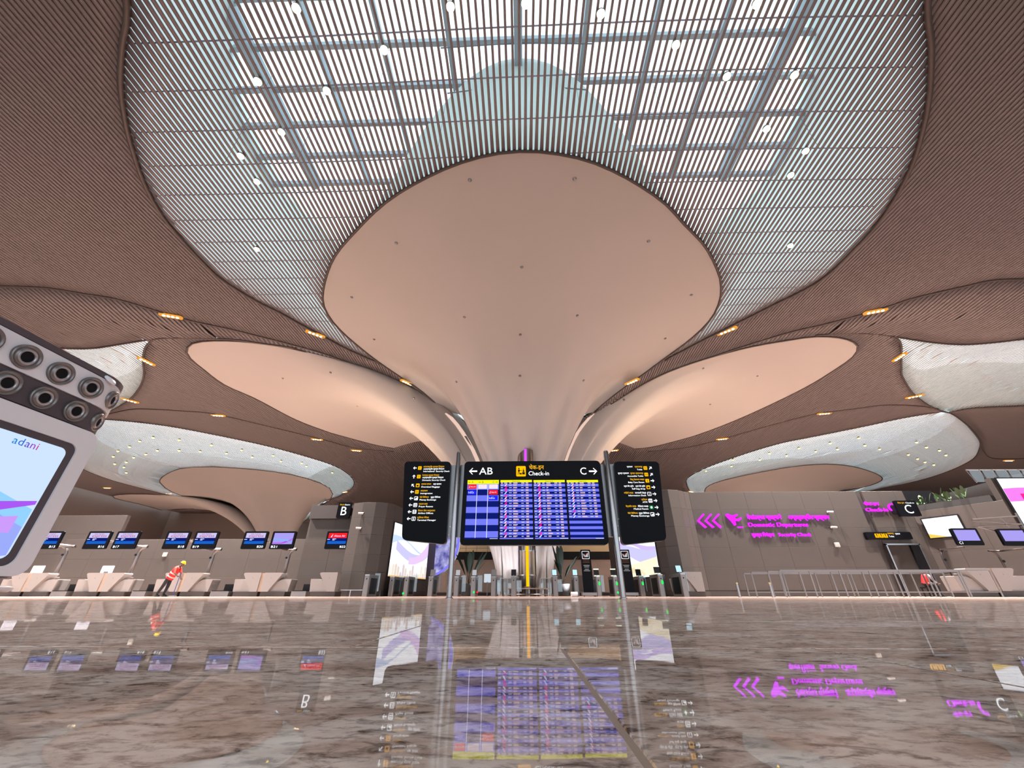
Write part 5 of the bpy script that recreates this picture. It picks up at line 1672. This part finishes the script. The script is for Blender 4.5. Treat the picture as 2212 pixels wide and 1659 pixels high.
# ================================================================== queue railings on the right
def railing(Y, xa, xb, n, label):
    root = empty('queue_railing', ((xa + xb) / 2, Y, 0), label, 'railing', 'queue railings')
    MB().box(xa, xb, Y - .03, Y + .03, 1.0, 1.05).build('top_rail', M['steelgrey'], root)
    MB().box(xa, xb, Y - .015, Y + .015, .18, .21).build('low_rail', M['steelgrey'], root)
    for k in range(n):
        x = xa + (xb - xa) * k / (n - 1)
        MB().box(x - .03, x + .03, Y - .012, Y + .012, 0, 1.0).build('post', M['steelgrey'], root)
railing(19.0, 11.25, 20.2, 8, 'nearest queue railing with the longest steel top rail')
railing(20.0, 11.3, 19.8, 7, 'second queue railing from the front')
railing(20.7, 10.9, 19.8, 7, 'third queue railing from the front')
railing(22.0, 11.2, 21.8, 7, 'rearmost queue railing close to the stone wall')
for px, lab in ((1598, 'short brass-topped steel bollard left of the railings'), (1670, 'short steel bollard standing before the nearest railing')):
    x = gx(px, 18.2)
    b = empty('bollard', (x, 18.2, 0), lab, 'bollard', 'bollards by the railings')
    MB().lathe([(.055, 0), (.055, .50), (.001, .50)], (x, 18.2, 0), n=12).build('shaft', M['chrome'], b, 'auto')
    MB().lathe([(.06, .48), (.06, .53), (.001, .54)], (x, 18.2, 0), n=12).build('cap', mat('brass', (.6, .45, .2), .3, 1.0), b, 'auto')
# low barrier by the left gates
lbx0, lbx1 = gx(723, 24.2), gx(820, 24.2)
lowb = empty('low_barrier', ((lbx0 + lbx1) / 2, 24.2, 0), 'knee-high steel barrier in front of the left stone block', 'barrier')
MB().box(lbx0, lbx1, 24.17, 24.23, .30, .34).build('top_rail', M['chrome'], lowb)
for k in range(4):
    x = lbx0 + (lbx1 - lbx0) * k / 3
    MB().box(x - .025, x + .025, 24.18, 24.22, 0, .30).build('post', M['chrome'], lowb)

# ================================================================== cameras and boxes on the walls
def cctv(px, py, Y, lab):
    p = at(px, py, Y)
    root = empty('security_camera', (p.x, Y, p.z), lab, 'camera', 'security cameras on the walls')
    MB().box(-.05, .05, -.03, .03, -.05, .05).build('mount', M['steelgrey'], **local(root))
    MB().tube([(0, -.02, 0), (0, -.16, .02)], .02, 8).build('arm', M['steelgrey'], **local(root))
    MB().tube([(-.16, -.18, .04), (.17, -.20, .02)], .06, 12).build('body', mat('camera_white', (.6, .58, .58), .4), **local(root))
    MB().lathe([(.045, 0), (.045, .02), (.001, .021)], (.17, -.20, .02), (1, -.05, -.05), 12).build('lens', M['matblack'], **local(root))
cctv(782, 1111, 24.68, 'upper white security camera on the left stone block')
cctv(777, 1143, 24.68, 'lower security camera on the left stone block')
cctv(1789, 1108, 25.46, 'upper security camera beside the magenta sign')
cctv(1797, 1141, 25.46, 'lower security camera right of the magenta sign')
for px, py, Y, lab in ((1807, 1177, 25.47, 'small white box on the right stone wall'), (358, 1198, 27.97, 'small white box on the wall behind the worker')):
    p = at(px, py, Y)
    r = empty('wall_box', (p.x, Y, p.z), lab, 'box')
    MB().prism(rr(-.11, -.13, .11, .13, .03), Fr((0, 0, 0)), 0, .12).build('housing', mat('off_white', (.6, .57, .52), .5), **local(r))
    MB().prism(rr(-.07, -.09, .07, .04, .02), Fr((0, 0, 0)), .12, .13).build('cover', mat('off_grey', (.4, .38, .36), .5), **local(r))

# ================================================================== plants
def blade(base, d, L, w, droop, m, parent, name='leaf'):
    b, d = Vector(base), Vector(d).normalized()
    side = d.cross(Vector((0, 0, 1)))
    side = side.normalized() if side.length > .01 else Vector((1, 0, 0))
    l, c, r = [], [], []
    for t in np.linspace(0, 1, 8):
        p = b + d * L * t + Vector((0, 0, -droop * t * t))
        ww = w * (0.10 if t < .30 else math.sin(math.pi * (t - .30) / .74) ** .8 if t < 1 else 0.02)
        l.append(p - side * ww + Vector((0, 0, .25 * ww))); c.append(p); r.append(p + side * ww + Vector((0, 0, .25 * ww)))
    return MB().loft([l, c, r], closed=False, caps=False).build(name, m, parent, True)
def big_plant(px, Y, h, n, label, seed):
    g = random.Random(seed)
    x = gx(px, Y)
    root = empty('potted_palm', (x, Y, 0), label, 'plant')
    MB().lathe([(.001, 0), (.42, 0), (.55, .75), (.50, .78), (.45, .70), (.001, .70)], (x, Y, 0), n=20).build('pot', M['soil'], root, 'auto')
    for k in range(n):
        a = 2 * math.pi * k / n + g.uniform(-.3, .3)
        tilt = g.uniform(.15, .75)
        blade((x, Y, .7), (math.cos(a) * tilt, math.sin(a) * tilt * .6, 1), h * g.uniform(.65, 1.05), .17, g.uniform(.1, .6), M['leaf'], root)
big_plant(1011, 30.5, 3.0, 9, 'dark broad-leaved plant left of the column foot', 2)
big_plant(1216, 30.5, 3.0, 9, 'dark broad-leaved plant right of the column foot', 5)
# planter on top of the return wall
pl_ = empty('balcony_planter', (25.1, 24.2, 4.6), 'dark planter of green shrubs on the wall beside zone C', 'planter')
dv = Vector((1.8, -3.5, 0)).normalized()
nv = Vector((dv.y, -dv.x, 0))
o_ = Vector((24.3, 25.55, 4.6))
MB().add([o_ + dv * a + nv * b + Vector((0, 0, c)) for a in (0, 3.6) for b in (-.6, -.02) for c in (0, .35)], [(0, 1, 3, 2), (4, 6, 7, 5), (0, 4, 5, 1), (2, 3, 7, 6), (0, 2, 6, 4), (1, 5, 7, 3)]).build('trough', M['soil'], pl_)
g = random.Random(11)
for k in range(46):
    a = g.uniform(.1, 2.6)
    p = o_ + dv * a + nv * g.uniform(-.5, -.1) + Vector((0, 0, .3))
    blade(p, (g.uniform(-.6, .6), g.uniform(-.6, .4), 1), g.uniform(.4, 1.05), .085, g.uniform(0, .35), M['leaf2'], pl_)
MB().box(24.2, 26.5, 25.9, 25.95, 4.6, 6.0).build('back_screen', M['matblack'], pl_)
# balustrade of glass over the screen wall
gb = empty('glass_balustrade', (30, 23.5, 5.8), 'angled glass balustrade above the giant pink screen', 'balustrade')
for k in range(9):
    x = 26.4 + .75 * k
    MB().tube([(x, 23.0, 5.8), (x, 23.2, 6.6)], .025, 6).build('post', M['chrome'], gb)
    if k < 8: MB().box(x + .05, x + .70, 23.1, 23.12, 5.85, 6.55).build('glass_pane', M['clear'], gb)
MB().tube([(26.4, 23.2, 6.6), (32.6, 23.2, 6.6)], .03, 6).build('handrail', M['chrome'], gb)
# boom lift arm in front of the giant screen
bo = empty('boom_lift', (24.6, 20.0, 0), 'thin dark lattice lift arm in front of the giant pink screen', 'lift')
def bp(px, py): return tuple(at(px, py, 20.8))
for i_, (a_, b_) in enumerate((((2100, 1122), (2198, 1115)), ((2100, 1126), (2205, 1132)), ((2112, 1138), (2208, 1132)), ((2193, 1108), (2212, 1140)), ((2112, 1138), (2160, 1150)), ((2160, 1118), (2180, 1140)))):
    MB().tube([bp(*a_), bp(*b_)], .035, 6).build('lattice_bar', M['steelgrey'], bo)
MB().tube([bp(2208, 1136), (bp(2208, 1136)[0], 20.8, 0.3)], .06, 8).build('mast', M['steelgrey'], bo)
MB().box(bp(2208, 1136)[0] - .2, bp(2208, 1136)[0] + .5, 20.5, 21.3, 0, .35).build('chassis', M['matblack'], bo)
# ================================================================== people
def skin_body(name, joints, edges, m, root, sub=2, root_i=0, label=None):
    me = bpy.data.meshes.new(name)
    me.from_pydata([j[0] for j in joints], edges, [])
    o = bpy.data.objects.new(name, me)
    COL.objects.link(o)
    sk = o.modifiers.new('skin', 'SKIN')
    sk.use_smooth_shade = True
    ss = o.modifiers.new('sub', 'SUBSURF')
    ss.levels = ss.render_levels = sub
    for i, j in enumerate(joints):
        r = j[1]
        me.skin_vertices[0].data[i].radius = r if isinstance(r, tuple) else (r, r)
        me.skin_vertices[0].data[i].use_root = i == root_i
    dg = bpy.context.evaluated_depsgraph_get()
    nm = bpy.data.meshes.new_from_object(o.evaluated_get(dg))
    bpy.data.objects.remove(o)
    nm.materials.clear()
    nm.materials.append(m)
    nm.polygons.foreach_set('use_smooth', [True] * len(nm.polygons))
    b = bpy.data.objects.new(name, nm)
    COL.objects.link(b)
    b.parent = root
    if label: b['label'] = label
    return b
SKIN = mat('brown_skin', (0.11, 0.055, 0.035), 0.5)
TROUSER = mat('dark_trousers', (0.012, 0.012, 0.018), 0.8)
VEST = mat('red_orange_vest', (0.66, 0.014, 0.018), 0.6)
SHIRT = mat('red_shirt', (0.70, 0.10, 0.07), 0.7)
TAPE = mat('reflective_tape', (0.75, 0.72, 0.66), 0.35)
HELM = mat('yellow_helmet', (0.85, 0.62, 0.0), 0.3)
HAIR = mat('black_hair', (0.01, 0.008, 0.007), 0.6)
def sphere(mb, c, rx, ry, rz, n=16, top=1.0, bot=-1.0):
    rings = []
    for t in np.linspace(math.asin(bot), math.asin(top), 12):
        rings.append([(c[0] + rx * math.cos(t) * math.cos(2 * math.pi * k / n), c[1] + ry * math.cos(t) * math.sin(2 * math.pi * k / n), c[2] + rz * math.sin(t)) for k in range(n)])
    return mb.loft(rings)
def head(root, c, face, tilt, helmet):
    # face: yaw direction of the nose in plan
    cz = Vector(c)
    f = Vector((math.cos(face), math.sin(face), 0))
    s_ = Vector((-f.y, f.x, 0))
    mb = MB()
    sphere(mb, (0, 0, 0), .092, .078, .115)
    sphere(mb, (.040, 0, -.075), .050, .050, .045, 12)
    mb.tube([(.085, 0, .012), (.108, 0, -.022), (.088, 0, -.034)], [.010, .016, .010], 8)
    for sg in (-1, 1):
        sphere(mb, (-.005, sg * .080, -.01), .024, .012, .034, 10)
    mb.tube([(-.02, 0, -.09), (-.03, 0, -.17)], [.055, .06], 12)
    def tr(v):
        v = Vector(v)
        v = Matrix.Rotation(tilt, 3, 'Y') @ v
        return cz + f * v.x + s_ * v.y + Vector((0, 0, v.z))
    mb.v = [tuple(tr(v)) for v in mb.v]
    hd_ = mb.build('head', SKIN, root, True, world=False)
    for sg in (-1, 1):
        e = MB(); sphere(e, (.080, sg * .032, .015), .013, .014, .009, 8)
        e.v = [tuple(tr(v)) for v in e.v]
        e.build('eye', HAIR, hd_, True, world=False)
    e = MB().tube([(.083, -.025, -.062), (.092, 0, -.060), (.083, .025, -.062)], .006, 6)
    e.v = [tuple(tr(v)) for v in e.v]
    e.build('mouth', mat('dark_lip', (.07, .02, .02), .5), hd_, True, world=False)
    e = MB(); sphere(e, (-.012, 0, .02), .095, .084, .105, 16, 1.0, 0.05)
    e.v = [tuple(tr(v)) for v in e.v]
    e.build('hair', HAIR, root, True, world=False)
    if helmet:
        e = MB(); sphere(e, (-.004, 0, .045), .125, .108, .105, 18, 1.0, 0.0)
        e.lathe([(.10, .045), (.135, .040), (.138, .048), (.11, .06)], (0, 0, 0), (0, 0, 1), 18)
        e.tube([(.10, 0, .046), (.155, 0, .036)], [.035, .02], 10)
        e.v = [tuple(tr(v)) for v in e.v]
        e.build('hard_hat', HELM, root, True, world=False)
def hand(root, w, d, bend, grip=None):
    # palm and five curled fingers from wrist w along d
    w, d = Vector(w), Vector(d).normalized()
    s_ = d.cross(Vector((0, 1, 0)))
    s_ = s_.normalized() if s_.length > .1 else Vector((1, 0, 0))
    k_ = s_.cross(d).normalized()
    mb = MB()
    mb.tube([w, w + d * .045, w + d * .085], [.026, .040, .036], 10)
    for i, (off, L) in enumerate(((-.030, .070), (-.010, .082), (.011, .077), (.030, .060))):
        a = w + d * .08 + k_ * off
        b = a + d * L * .45 + s_ * bend * .3
        c = b + d * L * .30 + s_ * bend * .8
        e = c + d * L * .10 + s_ * bend * .8
        mb.tube([a, b, c, e], [.0105, .010, .009, .007], 6)
    a = w + d * .03 - k_ * .034
    mb.tube([a, a + d * .03 - k_ * .02 + s_ * bend * .3, a + d * .06 - k_ * .012 + s_ * bend * .8], [.013, .012, .009], 6)
    mb.build('hand', SKIN, root, True, world=False)

# worker leaning forward with a mop
YW = 22.6
wx = gx(352, YW)
wk = empty('person', (wx, YW, 0), 'person in yellow hard hat and red vest leaning forward with a mop', 'person')
J = [((.02, 0, .90), (.145, .115)), ((.09, 0, 1.06), (.135, .105)), ((.19, 0, 1.24), (.155, .115)), ((.27, 0, 1.39), (.12, .09)), ((.32, 0, 1.46), (.055, .055)),
     ((-.02, -.09, .84), .108), ((-.13, -.10, .48), .082), ((-.30, -.10, .10), .058), ((-.20, -.11, .05), (.048, .035)),
     ((-.02, .09, .84), .108), ((-.02, .10, .47), .082), ((-.10, .10, .10), .058), ((.03, .11, .05), (.048, .035)),
     ((.26, -.17, 1.34), .066), ((.33, -.22, 1.10), .050), ((.47, -.16, .98), .036),
     ((.26, .17, 1.34), .066), ((.36, .22, 1.08), .050), ((.49, .12, .88), .036)]
Ed = [(0, 1), (1, 2), (2, 3), (3, 4), (0, 5), (5, 6), (6, 7), (7, 8), (0, 9), (9, 10), (10, 11), (11, 12), (3, 13), (13, 14), (14, 15), (3, 16), (16, 17), (17, 18)]
body = skin_body('body', J, Ed, SHIRT, wk)
body.data.materials.append(TROUSER)
body.data.materials.append(SKIN)
for p in body.data.polygons:
    if p.center.z < 1.02 and p.center.x < .25: p.material_index = 1
    elif p.center.x > .36 and p.center.z < 1.12: p.material_index = 2
def torso_shell(pts, m, name, parent):
    rings = []
    for (x, z, rx, ry, tilt) in pts:
        rings.append([(x + rx * math.cos(a) * math.cos(tilt), ry * math.sin(a), z - rx * math.cos(a) * math.sin(tilt)) for a in np.linspace(0, 2 * math.pi, 24, endpoint=False)])
    return MB().loft(rings, caps=False).build(name, m, parent, True, world=False)
TL = .5
VP = [(-.01, .84, .185, .185, TL), (.05, .96, .178, .170, TL), (.11, 1.08, .165, .150, TL), (.17, 1.20, .172, .172, TL), (.225, 1.30, .165, .185, TL), (.27, 1.385, .125, .165, TL), (.295, 1.43, .075, .09, TL)]
vest = torso_shell(VP, VEST, 'hi_vis_vest', wk)
for (x, z) in ((.045, .955), (.125, 1.115)):
    torso_shell([(x - .013, z - .028, .188, .184, TL), (x + .013, z + .028, .184, .176, TL)], TAPE, 'reflective_band', vest)
for sg in (-1, 1):
    MB().tube([(.27 + .13, sg * .09, 1.31), (.30, sg * .095, 1.445), (.12, sg * .10, 1.34), (.02, sg * .09, 1.15)], .018, 6).build('reflective_band', TAPE, vest, True, world=False)
head(wk, (.42, 0, 1.56), 0.0, .45, True)
hand(wk, (.47, -.16, .98), (.8, .2, -.5), .03)
hand(wk, (.49, .12, .88), (.6, -.3, -.6), .03)
for sx, y in ((-.24, -.105), (-.02, .105)):
    MB().loft([rr_pts for rr_pts in ([(sx + a * k2, y + b * k2, z) for a, b in circ(0, 0, .14, 14, .05)] for z, k2 in ((0, 1.0), (.04, 1.02), (.09, .62)))]).build('shoe', TROUSER, wk, True, world=False)
mop = empty('mop', (wx + .55, YW, 0), 'long blue-handled mop held by the worker', 'mop')
MB().tube([(0, -.05, .03), (-.04, -.02, 1.15)], .016, 8).build('handle', mat('blue_handle', (.03, .04, .22), .4), **local(mop))
MB().box(-.16, .16, -.12, .02, 0, .05).build('mop_head', mat('mop_grey', (.35, .33, .33), .9), **local(mop))

# person sitting bent over on a low seat behind the railings
YP = 23.2
qx = gx(2012, YP)
st = empty('low_stool', (qx, YP, 0), 'dark low stool under the seated person', 'stool')
MB().box(-.22, .22, -.2, .2, .38, .44).build('seat', M['matblack'], **local(st))
for a in (-.17, .17):
    for b in (-.15, .15):
        MB().box(a - .02, a + .02, b - .02, b + .02, 0, .38).build('leg', M['matblack'], **local(st))
sp = empty('person', (qx, YP, 0), 'seated person in a red vest bent forward behind the railings', 'person')
J = [((0, 0, .52), (.15, .14)), ((.04, 0, .70), (.14, .12)), ((.12, 0, .88), (.15, .12)), ((.22, 0, 1.0), (.11, .09)), ((.28, 0, 1.05), (.055, .055)),
     ((.06, -.10, .52), .095), ((.44, -.14, .52), .070), ((.42, -.14, .12), .050), ((.52, -.14, .05), (.045, .035)),
     ((.06, .10, .52), .095), ((.44, .14, .52), .070), ((.40, .14, .12), .050), ((.50, .14, .05), (.045, .035)),
     ((.20, -.18, .95), .062), ((.28, -.22, .72), .048), ((.46, -.14, .62), .036), ((.20, .18, .95), .062), ((.28, .22, .72), .048), ((.46, .12, .62), .036)]
body = skin_body('body', J, Ed, mat('grey_sleeve', (.42, .40, .42), .7), sp)
body.data.materials.append(TROUSER)
for p in body.data.polygons:
    if p.center.z < .60: p.material_index = 1
torso_shell([(-.02, .54, .165, .16, .6), (.04, .70, .165, .155, .6), (.11, .86, .17, .16, .6), (.17, .95, .16, .165, .6), (.235, 1.02, .10, .12, .6)], VEST, 'hi_vis_vest', sp)
head(sp, (.38, 0, 1.13), 0.0, .6, False)
hand(sp, (.46, -.14, .62), (.8, .2, -.4), .03)
hand(sp, (.46, .12, .62), (.8, -.2, -.4), .03)
for y in (-.14, .14):
    MB().loft([[(.50 + a * k2, y + b * k2, z) for a, b in circ(0, 0, .13, 14, .05)] for z, k2 in ((0, 1.0), (.04, 1.02), (.09, .6))]).build('shoe', TROUSER, sp, True, world=False)
